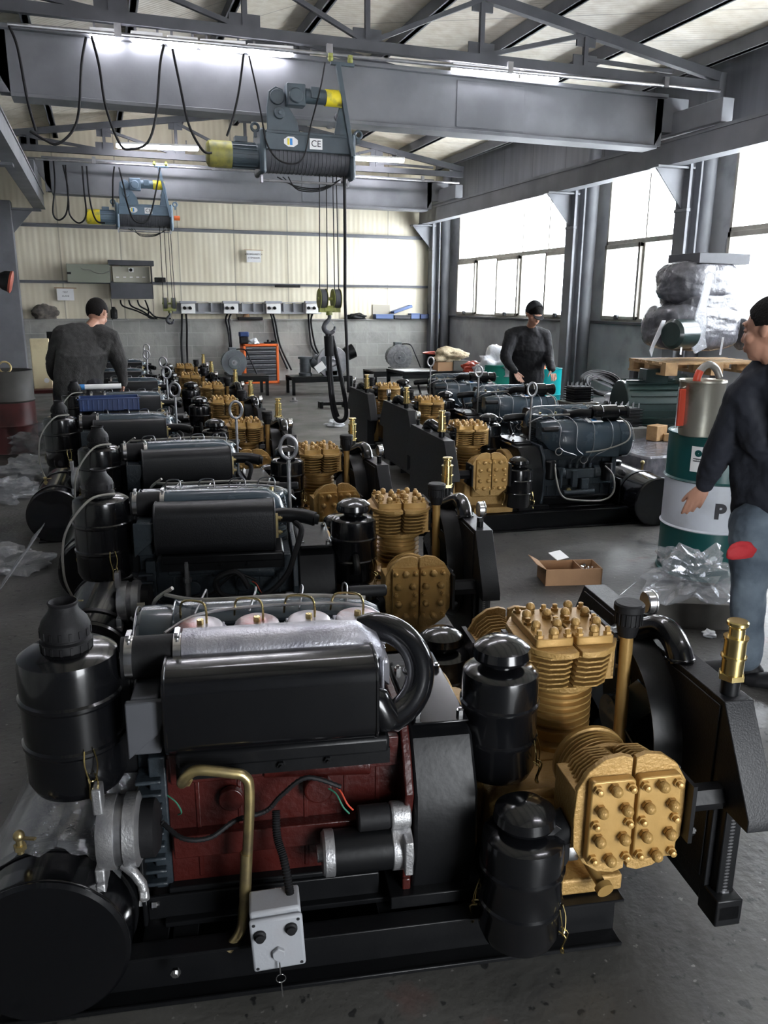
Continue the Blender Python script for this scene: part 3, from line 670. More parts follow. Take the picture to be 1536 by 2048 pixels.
    if first:
        q = MB(); n1, n2 = 26, 14
        vs = []
        for i in range(n1+1):
            an = math.radians(35+125*i/n1)
            for j in range(n2+1):
                y_ = .08+.6*j/n2; r_ = .193+.012*abs(noise.noise(V((an*3, y_*2, 0)))*2)+.02*max(0, noise.noise(V((an*5, y_*9, 3))))
                vs.append((-1.4+r_*math.cos(an), y_+.02*noise.noise(V((an*4,0,1))), .185+r_*math.sin(an)))
        q.add(vs, [(i*(n2+1)+j, i*(n2+1)+j+1, (i+1)*(n2+1)+j+1, (i+1)*(n2+1)+j) for i in range(n1) for j in range(n2)]); q.build('film_cover', K['film'], tk, smooth=30)
    # -- belt end: timing cover with fins, pulleys
    q = MB().box(-1.17,-1.13,.15,.62,.2,.56).box(-1.2,-1.13,.2,.42,.5,.72)
    for k in range(9): q.box(-1.2,-1.14,.13,.22,.5-k*.035,.51-k*.035)
    q.build('timing_cover', K['bluem'], B, bevel=.004)
    MB().box(-1.19,-1.13,.1,.3,.6,.74).prism([(-1.2,.6),(-1.13,.66),(-1.1,.74),(-1.2,.74)], .02, T(0,.1,0) @ R(90,'X')).build('air_baffle', K['bluem'] if not first else K['greyd'], B, bevel=.004)
    MB().cyl((-1.235,.38,.27),(-1.2,.38,.27),.09,n=32).cyl((-1.235,.13,.42),(-1.2,.13,.42),.04,n=24).cyl((-1.235,.56,.62),(-1.2,.56,.62),.05,n=24).build('pulley', K['black'], B)
    # alternator
    X0 = frame((-1.285,.1,.41),(1,0,0))
    a = MB().lathe([(.04,0),(.078,.008),(.084,.02),(.084,.045)], X0, 36).build('alternator', K['alu'], B)
    MB().lathe([(.078,.045),(.078,.065)], X0, 36, caps=False).build('stator_ring', K['steel'], a)
    MB().lathe([(.084,.065),(.084,.092),(.07,.1)], X0, 36).build('rear_shield', K['alu'], a)
    MB().lathe([(.066,.095),(.066,.13),(.05,.14),(.001,.141)], X0, 30).build('brush_cover', K['rubber'], a)
    MB().box(-1.283,-1.262,.02,.05,.25,.33).box(-1.285,-1.263,.03,.09,.3,.36).build('alternator_foot', K['alu'], a, bevel=.004)
    MB().box(-1.283,-1.262,.06,.1,.48,.545).build('belt_adjuster', K['alu'], a, bevel=.004)
    q = MB(); q.tube([(-1.225,.045,.36),(-1.2,.03,.345),(-1.185,.035,.31),(-1.18,.03,.27)], .012, 8); q.hexa((-1.19,.03,.285),(1,0,0),.016,.018)
    q.build('alternator_bracket', K['alu'], a, bevel=.003)
    if not first: MB().box(-1.195,-1.165,.012,.02,.37,.43).build('rating_plate', K['label'], a)
    # starter
    s = MB().cyl((-.74,.08,.305),(-.6,.08,.305),.053,n=32).build('starter_motor', K['black'], B)
    MB().cyl((-.768,.08,.305),(-.735,.08,.305),.055,n=32,ch=.006).cyl((-.78,.08,.305),(-.768,.08,.305),.02,n=16).build('end_cap', K['alu'], s)
    MB().cyl((-.68,.09,.385),(-.6,.09,.385),.031,n=28,ch=.004).build('solenoid', K['rubber'], s)
    MB().cyl((-.6,.09,.385),(-.55,.09,.385),.034,n=28,ch=.004).cyl((-.6,.08,.305),(-.55,.08,.305),.056,n=32).box(-.575,-.555,.01,.05,.27,.36).build('drive_housing', K['alu'], s, bevel=.004)
    for p, q_ in (((-.69,.09,.41),'redhandle'), ((-.7,.085,.405),'wiregreen')):
        MB().tube(spline([p, (p[0]-.015,p[1],p[2]+.02), (p[0]-.03,p[1]+.02,p[2]+.045), (p[0]-.05,p[1]+.04,p[2]+.05)], 4), .0022, 6).build('wire', K[q_], s)
    # brass drain pipe
    if first:
        MB().tube(spline([(-1.08,.09,.53),(-1.085,.06,.545),(-1.07,.05,.57),(-1.043,.045,.583),(-.975,.04,.572),(-.945,.04,.56),(-.935,.04,.52),(-.945,.04,.36),(-.96,.04,.2),(-.97,.03,.15),(-1.0,.02,.115)], 6), .0125, 12).hexa((-1.08,.12,.53),(0,-1,0),.017,.03).build('drain_pipe', K['oldbrass'], B)
        MB().tube([(-.947,.04,.36),(-.955,.04,.24)], .0145, 12).build('pipe_sleeve', K['oldbrass'], B)
    # harness: corrugated conduits
    cp = spline([(-1.14,.1,.42),(-1.09,.06,.4),(-1.03,.06,.395),(-.97,.08,.42),(-.9,.09,.43),(-.86,.09,.47),(-.8,.09,.51),(-.72,.085,.48)], 14)
    MB().tube(cp, [.0065 if i % 2 else .0052 for i in range(len(cp))], 8).build('wiring_conduit', K['rubber'], B)
    if first:
        cp = spline([(-.875,.09,.43),(-.875,.06,.38),(-.862,.03,.34),(-.852,.0,.28),(-.85,-.005,.25)], 22)
        MB().tube(cp, [.011 if i % 2 else .0085 for i in range(len(cp))], 10).build('wiring_conduit', K['rubber'], B)
        # control box on the base
        XB = T(-.884,-.05,.2) @ R(-3,'Y')
        q = MB(); q.X = XB; q.box(-.058,.058,0,.075,-.078,.07)
        bx = q.build('control_box', K['plastic'], B, bevel=.006)
        q = MB(); q.X = XB; q.box(-.06,.06,-.014,0,-.08,.058); lid_ = q.build('box_lid', K['plastic'], bx, bevel=.006)
        for dx, dz in ((-.038,.02),(.033,.028)):
            q = MB(); q.X = XB; q.lathe([(.014,0),(.014,.006),(.01,.008),(.01,.014),(.002,.015)], frame((dx,-.014,dz),(0,-1,0)), 20); q.build('push_button', K['rubber'], lid_)
        for dx, dz in ((-.05,.048),(.05,.048),(-.05,-.07),(.05,-.07)):
            q = MB(); q.X = XB; q.cyl((dx,-.0145,dz),(dx,-.0135,dz),.004,n=10); q.build('lid_screw', K['dark'], lid_)
        q = MB(); q.X = XB; q.prism([(-.014,-.026),(-.014,-.042),(0,-.054),(.014,-.042),(.014,-.026),(0,-.016)], .01, T(0,-.014,0) @ R(90,'X')); q.build('lock_cover', K['plastic'], lid_, bevel=.002)
        q = MB(); q.X = XB; q.bar((0,-.026,-.05),(0,-.028,-.082),.003,.002).torus((0,-.028,-.093),(0,1,0),.011,.0012,20,6).bar((0,-.028,-.104),(0,-.028,-.145),.003,.002); q.build('key', K['chrome'], lid_)
        MB().tube(spline([(-1.1,.08,.45),(-1.09,.06,.47),(-1.1,.055,.5),(-1.12,.07,.51)],5),.0018,6).build('wire', K['wiregreen'], B)
    else:
        MB().tube(spline([(-.55,.09,.72),(-.53,.04,.7),(-.56,.04,.6),(-.6,.05,.5),(-.7,.05,.42),(-.85,.05,.43),(-.88,.05,.5),(-.8,.05,.53),(-.75,.05,.46)], 7), .012, 9).build('battery_cable', K['rubber'], B)
        MB().cyl((-1.0,.1,.57),(-1.0,.1,.33),.012,n=12).hexa((-1.0,.1,.48),(0,0,1),.018,.02).build('oil_tube', K['steel'], B)
        MB().box(-1.08,-.6,.13,.15,.5,.56).build('side_cover', K['bluem'], B, bevel=.006)
        mb = MB()
        for x in (-1.02,-.95,-.88,-.81,-.74,-.67): mb.cyl((x,.2,.5),(x,.2,.6),.014,n=12)
        mb.build('pushrod_tube', K['bluem'], B)
        MB().tube(spline([(-1.14,.09,.39),(-1.1,.06,.37),(-1.0,.07,.36),(-.9,.09,.38)],5),.005,7).build('wire', K['redhandle'], B)
    # -- injection side: air cowl with blower, injection pump, loops
    sec = [(.5,.52),(.5,.75),(.53,.775),(.6,.78),(.67,.76),(.715,.7),(.72,.6),(.7,.52)]
    rings = []
    for x, s_, dz in ((-.56,.45,.02),(-.6,.75,.01),(-.7,.95,0),(-.9,1,0),(-1.06,1.02,0),(-1.13,1.04,0)):
        rings.append([V((x, .48+(y-.48)*s_, .78+(z-.78)*s_-dz)) for y, z in sec])
    n_ = len(sec); vs = [v for r_ in rings for v in r_]
    MB().add(vs, [tuple(reversed((j*n_+i, j*n_+(i+1) % n_, (j+1)*n_+(i+1) % n_, (j+1)*n_+i))) for j in range(len(rings)-1) for i in range(n_)][::1]+[tuple(range(n_))[::-1], tuple((len(rings)-1)*n_+i for i in range(n_))]).build('air_cowl', K['blue'], B, smooth=50, bevel=.004)
    MB().cyl((-.62,.726,.735),(-.5,.726,.735),.018,n=16,ch=.004).build('cowl_handle', K['rubber'], B)
    if dry: MB().box(-1.0,-.88,-.035,.035,0,.001,T(0,.65,.781) @ R(-16,'X')).build('sticker', K['paper'], B)
    if dry: MB().box(-.96,-.92,-.012,.012,0.001,.002,T(0,.65,.781) @ R(-16,'X')).build('sticker_logo', K['inkblue'], B)
    q = MB().lathe([(.13,0),(.135,.02),(.135,.09),(.125,.1)], frame((-1.13,.6,.63),(-1,0,0)), 40, caps=False)
    q.build('blower_housing', K['blue'], B)
    q = MB()
    for i in range(14):
        a_ = i*2*PI/14; q.bar((-1.19,.6+.04*math.cos(a_),.63+.04*math.sin(a_)),(-1.2,.6+.12*math.cos(a_),.63+.12*math.sin(a_)),.03,.003,(1,.4,0))
    q.cyl((-1.16,.6,.63),(-1.21,.6,.63),.04,n=20); q.build('blower_fan', K['alu'], B)
    q = MB()
    for rr in (.04,.065,.09,.115,.133): q.torus((-1.235,.6,.63),(1,0,0),rr,.002,32,6)
    q.box(-1.237,-1.233,.598,.602,.5,.76).box(-1.237,-1.233,.47,.73,.628,.632); q.build('blower_guard', K['galv'], B)
    q = MB().box(-.95,-.72,.62,.7,.36,.43)
    for k in range(4): q.cyl((-.93+k*.055,.66,.43),(-.93+k*.055,.66,.465),.013,n=12)
    q.cyl((-.72,.66,.4),(-.66,.66,.4),.045,n=24,ch=.006).cyl((-.95,.66,.4),(-1.0,.66,.4),.05,n=24,ch=.006).build('injection_pump', K['bluem'], B, bevel=.004)
    for k in range(4):
        x = -.93+k*.055
        MB().tube(spline([(x,.66,.465),(x,.69,.5),(x-.01,.73,.54),(xs[k],.74,.6),(xs[k],.73,.75),(xs[k],.6,.8),(xs[k]-.02,.47,.79)], 4), .003, 6).build('injector_line', K['steel'], B)
    MB().cyl((-.6,.68,.5),(-.6,.68,.36),.04,n=26,ch=.008).cyl((-1.06,.68,.47),(-1.06,.68,.33),.038,n=26,ch=.008).build('fuel_filter', K['black'], B)
    MB().torus((-.86,.69,.5),(0,1,0),.03,.003,22,6).torus((-.64,.72,.57),(0,1,0),.026,.004,22,6).tube(spline([(-.62,.7,.5),(-.63,.74,.35),(-.68,.75,.24),(-.8,.76,.21),(-1.0,.76,.2),(-1.09,.75,.26),(-1.08,.74,.38),(-1.02,.72,.45)], 6), .007, 8).build('fuel_hose', K['hose'], B)
    MB().tube(spline([(-1.14,.66,.8),(-1.2,.7,.74),(-1.18,.74,.64),(-1.0,.75,.58),(-.85,.73,.56)], 6), .006, 8).tube(spline([(-.6,.5,.8),(-.8,.52,.81),(-1.05,.55,.8),(-1.16,.66,.78)],6), .006, 8).build('breather_tube', K['hose'], B)
    MB().box(-.8,-.76,.69,.73,.3,.42).box(-.9,-.84,.68,.72,.28,.36).cyl((-.95,.71,.26),(-.7,.71,.26),.02,n=12).cyl((-.67,.72,.3),(-.67,.72,.45),.01,n=10).build('governor', K['bluem'], B, bevel=.004)
    MB().hexa((-.74,.7,.28),(0,1,0),.018,.02).build('drain_plug', K['oldbrass'], B)
    # -- compressor
    cc = MB().prism([(-.33,.17),(-.33,.36),(-.28,.385),(.0,.385),(.04,.34),(.05,.2),(.02,.17)], .5, T(0,.63,0) @ R(90,'X')).box(-.3,.0,.09,.67,.25,.36).box(-.17,.035,.075,.685,.34,.36)
    cc.cyl((-.385,.38,.34),(-.33,.38,.34),.2,n=40)
    cc.build('compressor_crankcase', K['goldrough'], B, bevel=.008)
    MB().cyl((-.395,.38,.34),(-.383,.38,.34),.25,n=48).build('coupling_flange', K['gold'], B)
    MB().box(-.3,.0,.03,.12,.14,.185).build('compressor_foot', K['goldrough'], B, bevel=.006); MB().box(-.3,.0,.64,.73,.14,.185).build('compressor_foot', K['goldrough'], B, bevel=.006)
    q = MB().cyl((-.1,.1,.24),(-.08,-.03,.2),.013,n=16).cyl((-.08,-.02,.203),(-.078,-.035,.199),.022,n=20); q.build('oil_drain_tube', K['gold'], B)
    MB().lathe([(.022,0),(.022,.012),(.016,.014)], frame((-.14,.04,.265),(0,-1,0)), 6).cyl((-.14,.1,.265),(-.14,.04,.265),.02,n=16).build('sight_plug', K['chrome'], B)
    gold_cylinder(B, (-.065,.38,.39), (0,0,1), (0,1,0), .182, fine)
    gold_cylinder(B, (-.065,.14,.455), (0,-1,0), (0,0,1), .087, fine)
    gold_cylinder(B, (-.065,.62,.455), (0,1,0), (0,0,1), .087, fine)
    mb = MB(); nuts(mb, [(.04,.28,.387),(-.17,.28,.387),(.04,.48,.387)], (0,0,1), .012, .014); mb.build('barrel_bolt', K['rubber'], B)
    # oil dip tube
    q = MB().cyl((.1,.3,.37),(.095,.3,.725),.018,n=20).cyl((.1,.3,.365),(.1,.3,.385),.026,n=20,ch=.003).tube([(.05,.32,.34),(.1,.3,.37)],.02,12).build('oil_filler_tube', K['gold'], B)
    c = MB().cyl((.095,.3,.725),(.095,.3,.765),.024,.034,n=24).cyl((.095,.3,.765),(.095,.3,.795),.036,n=24).cyl((.095,.3,.795),(.095,.3,.822),.041,n=28,ch=.005)
    for i in range(18):
        a_ = i*PI/9; c.box(-.002,.002,-.003,.003,.762,.796,T(.095+.036*math.cos(a_),.3+.036*math.sin(a_),0) @ Matrix.Rotation(a_,4,'Z'))
    c.build('filler_cap', K['rubber'], q)
    # filters with elbows to the heads
    canister(B, -.295, .2, .415, .715, .098, 'mushroom', K['gloss'], 2)
    MB().tube(spline([(-.25,.27,.69),(-.22,.33,.69),(-.19,.37,.66)],4), .032, 14).box(-.215,-.195,.3,.45,.58,.7).build('intake_elbow', K['black'], B)
    canister(B, -.3, -.035, .11, .405, .098, 'mushroom', K['gloss'], 2)
    q = MB().prism([(-.27,.3),(-.27,.4),(-.235,.43),(-.2,.4),(-.197,.52),(-.197,.33),(-.22,.28)], .1, T(0,.03,0) @ R(90,'X')).cyl((-.3,-.03,.34),(-.19,-.04,.41),.04,n=16); nuts(q, [(-.2,-.05,.35)], (-1,0,0), .013, .015); q.build('intake_elbow', K['black'], B, bevel=.006)
    canister(B, -.3, .8, .2, .49, .098, 'mushroom', K['gloss'], 2)
    q = MB().cyl((-.3,.8,.44),(-.19,.81,.44),.04,n=16).box(-.21,-.195,.74,.88,.37,.53); q.build('intake_elbow', K['black'], B)
    if not first:
        MB().tube(spline([(-.3,.05,.5),(-.3,.05,.53),(-.3,.1,.56)],3), .015, 8).build('filter_strut', K['black'], B)
    # delivery pipes into the cooler
    for y in (-.055, .815):
        q = MB().cyl((.07,y,.455),(.2,y,.455),.032,n=6).box(.072,.082,y-.065,y+.065,.38,.53); nuts(q, [(.082,y-.045,.4),(.082,y+.045,.51)], (1,0,0), .013, .012); q.build('delivery_pipe', K['black'], B)
    dp = [(.07,.4,.665),(.12,.4,.67),(.16,.37,.7),(.195,.32,.735),(.205,.27,.735),(.205,.22,.71),(.205,.2,.68)]
    MB().tube(spline(dp, 5), .034, 20).torus((.205,.21,.69),(0,.2,1),.036,.004,20).box(.062,.074,.31,.48,.6,.73).build('delivery_elbow', K['gloss'], B)
    mb = MB(); nuts(mb, [(.074,.33,.62),(.074,.33,.71),(.074,.46,.62)], (1,0,0), .011, .012); mb.build('flange_bolt', K['chrome'], B)
    # cooler: box frame with sloping cheeks, fan ring and fan inside
    cp = [(-.03,.69),(.79,.69),(.93,.46),(.93,.43),(.8,.43),(.8,.16),(-.04,.16),(-.04,.43),(-.17,.43),(-.17,.46)]
    MB().prism([(y, z) for y, z in cp][::-1], .075, YZ(.185)).prism([(y, z) for y, z in [(-.02,.675),(.78,.675),(.78,.2),(-.02,.2)]][::-1], .004, YZ(.181)).build('cooler', K['matte'], B, bevel=.003)
    q = MB(); q.lathe([(.27,0),(.255,-.03),(.25,-.07),(.247,-.07),(.252,-.03),(.26,0)], frame((.181,.38,.44),(1,0,0)), 56, caps=False); q.build('fan_shroud', K['black'], B)
    q = MB().cyl((.1,.38,.44),(.15,.38,.44),.06,n=28)
    for i in range(6):
        a_ = i*PI/3+.3; X_ = frame((.13,.38+.05*math.cos(a_),.44+.05*math.sin(a_)), (0,math.cos(a_),math.sin(a_)), (1,0,0)) @ R(35,'Z')
        q.prism([(-.03,0),(.03,0),(.05,.0),(.05,.004),(-.05,.004),(-.05,0)], .0001, X_); q.box(-.045,.045,-.002,.002,0,.18,X_)
    q.build('cooling_fan', K['blue'] if first else K['bluem'], B)
    MB().prism([(.3,.14),(.46,.14),(.44,.36),(.32,.36)], .05, YZ(.05)).build('fan_bearing', K['goldrough'], B)
    q = MB().box(-.02,.26,.2,.24,.09,.13).box(-.02,.26,.56,.6,.09,.13).box(.19,.25,-.1,.86,.125,.17); q.box(.185,.255,-.1,-.02,.11,.185); q.build('cooler_support', K['black'], B, bevel=.004)
    rp = MB().cyl((.222,-.06,.17),(.222,-.06,.44),.008,n=10)
    n_ = 26
    for k in range(n_): rp.torus((.222,-.06,.19+k*.0095),(0,.12,1),.009,.0035,12,6)
    rp.hexa((.222,-.06,.17),(0,0,1),.018,.018).build('threaded_rod', K['steel'], B)
    MB().box(.2,.245,-.07,.0,.165,.43).build('support_strut', K['black'], B, bevel=.003)
    # relief valve and pressure gauge on top of the cooler
    yv, yg = (.01, .43) if not swap else (.62, .03)
    rv = MB().cyl((.222,yv,.69),(.222,yv,.73),.022,n=20).build('valve_stub', K['black'], B)
    q = MB().hexa((.222,yv,.73),(0,0,1),.032,.014).cyl((.222,yv,.744),(.222,yv,.785),.026,n=24).cyl((.222,yv,.785),(.222,yv,.79),.03,n=24).cyl((.222,yv,.79),(.222,yv,.833),.026,n=24).cyl((.222,yv,.833),(.222,yv,.838),.029,n=24).cyl((.222,yv,.838),(.222,yv,.86),.019,n=20).cyl((.222,yv,.86),(.222,yv,.865),.014,n=16).cyl((.222,yv,.865),(.222,yv,.878),.025,n=24,ch=.003)
    q.build('relief_valve', K['brass'], B)
    g = MB().cyl((.222,yg,.69),(.222,yg,.715),.014,n=14).hexa((.222,yg,.715),(0,0,1),.014,.015).build('gauge_stem', K['black'], B)
    MB().cyl((.21,yg,.765),(.235,yg,.765),.033,n=32,ch=.003).torus((.235,yg,.765),(1,0,0),.032,.004,32).build('pressure_gauge', K['chrome'], g)
    MB().cyl((.235,yg,.765),(.238,yg,.765),.029,n=28).build('gauge_face', K['gaugeglass'], g)
    # lifting eye
    if ring:
        q = MB().cyl((-.56,.38,.55),(-.56,.38,.93),.0085,n=12)
        pts = [V((-.56+.036*math.sin(a_)*(1 if abs(math.sin(a_/2)) > .3 else .9), .38, .985-.05*math.cos(a_))) for a_ in [2*PI*i/28 for i in range(28)]]
        q.tube(pts, .0085, 10, True); q.build('lifting_eye', K['steel'], B)
    return B
# ================================================================ the two rows of compressor sets
u1 = make_unit('compressor_set', 'front compressor set with red engine block, silver intake manifold and grey control box', 'compressor sets in the left row', first=True, ring=False)
u1.location = (1.158, 1.424, 0); u1.rotation_euler.z = math.radians(-9.4)
proto = make_unit('compressor_set', 'second compressor set in the left row, right behind the red engine, matte black muffler', 'compressor sets in the left row', swap=True)
LROW = [(1.232,2.954,-9.7,None), (1.275,4.368,-1.4,'third compressor set in the left row, second of those with grey blue engines'),
 (1.013,5.606,-3.9,'fourth compressor set in the left row, blue ribbed tray lying on its far side'),
 (1.082,7.117,-2,'fifth compressor set in the left row, directly before the man in charcoal sweater'),
 (1.153,8.505,-2,'sixth compressor set in the left row, the one the man in the sweater touches'),
 (1.056,9.823,-2,'seventh compressor set in the left row, second from the back'),
 (1.136,11.336,-2,'rearmost compressor set in the left row')]
for i, (x, y, a, lb) in enumerate(LROW):
    o = proto if i == 0 else copy_tree(proto)
    o.location = (x, y, 0); o.rotation_euler.z = math.radians(a)
    if lb: o['label'] = lb
rproto = make_unit('compressor_set', 'front compressor set in the right row, glossy blue grey cowl with white sticker', 'compressor sets in the right row', dry=True, swap=True)
RROW = [(2.5,5.76,175,None), (2.82,7.35,176,'middle compressor set in the right row'), (2.88,8.69,176,'rearmost compressor set in the right row, nearest the hanging hook')]
for i, (x, y, a, lb) in enumerate(RROW):
    o = rproto if i == 0 else copy_tree(rproto)
    o.location = (x, y, 0); o.rotation_euler.z = math.radians(a)
    if lb: o['label'] = lb
# ================================================================ hoists, hooks and cables
def text_mesh(body, size, m_, name, parent, M_, ext=.001, align='CENTER'):
    cu = D.curves.new('t', 'FONT'); cu.body = body; cu.size = size; cu.extrude = ext; cu.align_x = align; cu.align_y = 'CENTER'
    ob = D.objects.new('t', cu); me = ob.to_mesh().copy(); D.objects.remove(ob); D.curves.remove(cu)
    me.transform(M_); me.materials.append(m_); me.name = name
    o = D.objects.new(name, me); COL.objects.link(o); o.parent = parent; return o
def make_hoist(label, pal, covercol, mcover, extra=False):
    # local frame: x along the girder, y towards the wall, z up from the rope drum axis
    t = thing('electric_hoist', (0, 0, 0), label, 'hoist')
    q = MB().cyl((-.45,0,0),(.45,0,0),.165,n=36,ch=.01)
    for k in range(20): q.torus((-.38+k*.04,0,0),(1,0,0),.165,.004,36,5)
    q.build('rope_drum', K['greyd'], t)
    MB().box(-.5,-.44,-.2,.2,-.2,.22).build('end_plate', pal, t, bevel=.03); MB().box(.42,.48,-.2,.2,-.22,.22).build('end_plate', pal, t, bevel=.03)
    MB().box(-.45,.44,-.215,-.2,.02,.17).box(-.44,.44,-.2,.2,.17,.2).build('drum_frame', pal, t, bevel=.006)
    q = MB().cyl((-.76,0,-.02),(-.5,0,-.02),.115,n=28)
    for k in range(18):
        a = k*PI/9; q.bar((-.75,.118*math.cos(a),-.02+.118*math.sin(a)),(-.52,.118*math.cos(a),-.02+.118*math.sin(a)),.006,.014,(0,math.cos(a),math.sin(a)))
    q.box(-.72,-.6,-.05,.05,.1,.15).build('lifting_motor', pal, t)
    MB().lathe([(.09,0),(.12,.02),(.125,.05),(.125,.24)], frame((-1.0,0,-.02),(1,0,0)), 32).build('motor_cover', mcover, t)
    for x in (-.53,.53): MB().torus((x,-.1,.23),(0,1,0),.035,.014,20).box(x-.015,x+.015,-.11,-.09,.14,.2).build('lifting_lug', pal, t)
    # trolley on the lower flange of the girder
    q = MB().prism([(-.42,.2),(-.1,.2),(-.12,.3),(-.2,.42),(-.26,.58),(-.33,.6),(-.4,.55),(-.42,.4)], .03, T(0,-.14,0) @ R(90,'X')).cyl((-.3,-.2,.36),(-.3,-.14,.36),.055,n=28).cyl((-.32,-.2,.5),(-.32,-.14,.5),.07,n=28)
    q.cyl((-.3,-.215,.36),(-.3,-.2,.36),.02,n=12).build('trolley_plate', pal, t, bevel=.006)
    MB().prism([(.26,.2),(.4,.2),(.38,.5),(.32,.5)], .03, T(0,-.14,0) @ R(90,'X')).build('trolley_plate', pal, t, bevel=.006)
    MB().box(-.24,-.05,-.26,-.13,.42,.62).cyl((-.15,-.285,.51),(-.15,-.26,.51),.07,n=32).build('travel_gearbox', pal, t, bevel=.02)
    MB().cyl((-.05,-.19,.53),(.17,-.19,.53),.068,n=28).box(.0,.09,-.27,-.19,.5,.6).build('travel_motor', pal, t, bevel=.004)
    MB().lathe([(.077,0),(.077,.17),(.07,.19)], frame((.16,-.19,.53),(1,0,0)), 30).build('travel_motor_cover', covercol, t)
    for x in (-.3,.33):
        for y in (-.1, .1+.46): MB().cyl((x,-.11 if y < 0 else .29,.385),(x,-.07 if y < 0 else .25,.385),.045,n=22).build('trolley_wheel', K['steel'], t)
    MB().bar((.43,-.24,.0),(.27,-.26,.83),.045,.045).box(.2,.44,-.28,-.24,.81,.84).build('cable_arm', K['hoist2'] if extra else pal, t, bevel=.004)
    for x in (.2,.4): MB().ball((x,-.26,.865),.03,12).box(x-.02,x+.02,-.28,-.24,.88,.91).build('cable_runner', K['hookgreen'], t)
    pts = [(.075*math.cos(a), .05*math.sin(a)) for a in [math.radians(22.5+45*i) for i in range(8)]]
    MB().prism(pts, .002, T(-.2,-.216,.1) @ R(90,'X')).build('rating_sticker', K['paper'], t)
    MB().box(-.235,-.215,-.2195,-.218,.07,.13).build('sticker_print', K['yellow'], t); MB().box(-.21,-.185,-.2195,-.218,.07,.13).build('sticker_print', K['inkblue'], t)
    cs = MB().box(-.01,.12,-.218,-.2155,.045,.145).build('mark_sticker', K['paper'], t)
    text_mesh('CE', .085, K['ink'], 'mark_lettering', cs, T(.055,-.2185,.095) @ R(90,'X'))
    MB().cyl((-.47,-.05,-.245),(.45,-.05,-.245),.012,n=10).box(-.48,-.46,-.08,.0,-.27,-.17).box(.42,.44,-.08,.0,-.27,-.17).build('rope_guide_rail', K['galv'], t)
    for k in range(3): MB().tube(spline([(-.3+.05*k,-.03*k,-.2),(-.1,-.03*k,-.28-.02*k),(.15,-.03*k,-.285-.015*k),(.35,-.03*k,-.2)], 5), .006, 6).build('control_wire', K['rubber'], t)
    if extra: MB().cyl((.5,-.1,0),(.6,-.1,0),.04,n=16).build('limit_switch', K['orange'], t)
    return t
HX, HY, HZ = at(612,300,Y=8.58).x, 8.6, at(612,308,Y=8.4).z
h1 = make_hoist('large dark grey electric hoist with yellow motor covers on the near girder', K['hoist'], K['yellow'], K['yellowd']); h1.location = (HX, HY, HZ)
h2 = make_hoist('small looking blue electric hoist with bright yellow covers on the rear girder', K['hoist2'], K['yellow'], K['yellow'], True); h2.location = (at(290,432,Y=15.7).x, 15.77, at(290,432,Y=15.5).z)
def hook_block(c, label, zt, s=1.0, m=K['hookgreen'], ropes=((-.105,), (-.02,), (.06,), (.105,))):
    """c: hook eye centre; four falls of rope run up to zt"""
    t = thing('hook_block', c, label, 'crane hook')
    for x in (-.075, .075):
        MB().cyl((x-.03,0,.17),(x+.03,0,.17),.1,n=32,ch=.006).build('sheave', K['greyd'], t)
        p = MB()
        for e in (-.04,.034): p.prism([(.105*math.cos(a),.17+.105*math.sin(a)) for a in [2*PI*i/20 for i in range(20)]][::1], .006, Matrix(((0,0,1,x+e),(1,0,0,0),(0,1,0,0),(0,0,0,1))))
        p.box(x-.04,x+.04,-.03,.03,.03,.08).build('sheave_guard', m, t)
    MB().cyl((-.13,0,.17),(.13,0,.17),.018,n=14).box(-.06,.06,-.04,.04,.04,.1).cyl((0,0,-.0),(0,0,.06),.035,n=20).build('crosshead', m, t, bevel=.004)
    pts = [(0,0,.0),(0,0,-.03),(-.02,0,-.06),(-.055,0,-.1),(-.058,0,-.145),(-.025,0,-.18),(.02,0,-.185),(.052,0,-.155),(.06,0,-.115)]
    MB().tube(spline(pts, 4), [.02]*8+[.024]*6+[.028]*8+[.022]*6+[.014]*4+[.007], 12).build('hook', K['greyd'], t)
    MB().bar((.05,-.01,-.11),(.0,-.01,-.04),.012,.006).build('safety_latch', K['steel'], t)
    for x, in ropes: MB().cyl((x,0,.17),(x*.85,0,zt-c[2]),.0055*s,n=6).build('wire_rope', K['rubber'], t)
    return t
hb = at(659,640,Y=8.55)
hook_block((hb.x, hb.y, hb.z+.05), 'big olive twin sheave hook block with a sling, hanging before the back wall', HZ-.15)
hb2 = at(340,628,Y=15.7)
hook_block((hb2.x, hb2.y, hb2.z+.02), 'bright yellow green hook block hanging beside the electrical cabinet', 3.0)
# sling in the hook
sl = thing('lifting_sling', (hb.x, 8.55, hb.z-.1), 'black webbing sling draped over the big hook and trailing down to the floor', 'sling')
def slp(px, py): p = at(px, py, Y=8.55); return p-sl.location
q = MB(); q.tube(spline([slp(655,668),slp(656,700),slp(659,760),slp(665,815),slp(672,838),slp(684,842),slp(692,832),slp(691,805),slp(683,760),slp(674,715),slp(664,672)], 6), .024, 8); q.build('sling_strap', K['rubber'], sl)
q = MB(); q.tube(spline([slp(660,668),slp(661,730),slp(667,800),slp(676,833)], 6), .02, 8); q.build('sling_strap', K['rubber'], sl)
q = MB(); q.cyl(slp(657,672), slp(659,712), .05, n=16); q.build('sling_sleeve', K['rubber'], sl)
pd = at(690,350,Y=8.5)
q = MB(); q.tube([at(689,352,Y=8.5),at(690,470,Y=8.5),at(690,600,Y=8.5),at(694,700,Y=8.5),at(697,785,Y=8.5)], .017, 10)
tag(q.build('pendant_cable', K['rubber']), 'thick black pendant cable hanging straight down from the near hoist', 'cable')
def cable(pts, Y, r, lb, grp):
    o = MB().tube(spline([at(x, y, Y=Y) for x, y in pts], 7), r, 7).build('festoon_cable', K['rubber']); return tag(o, lb, 'cable', grp)
G1 = 'festoon cables of the near crane'
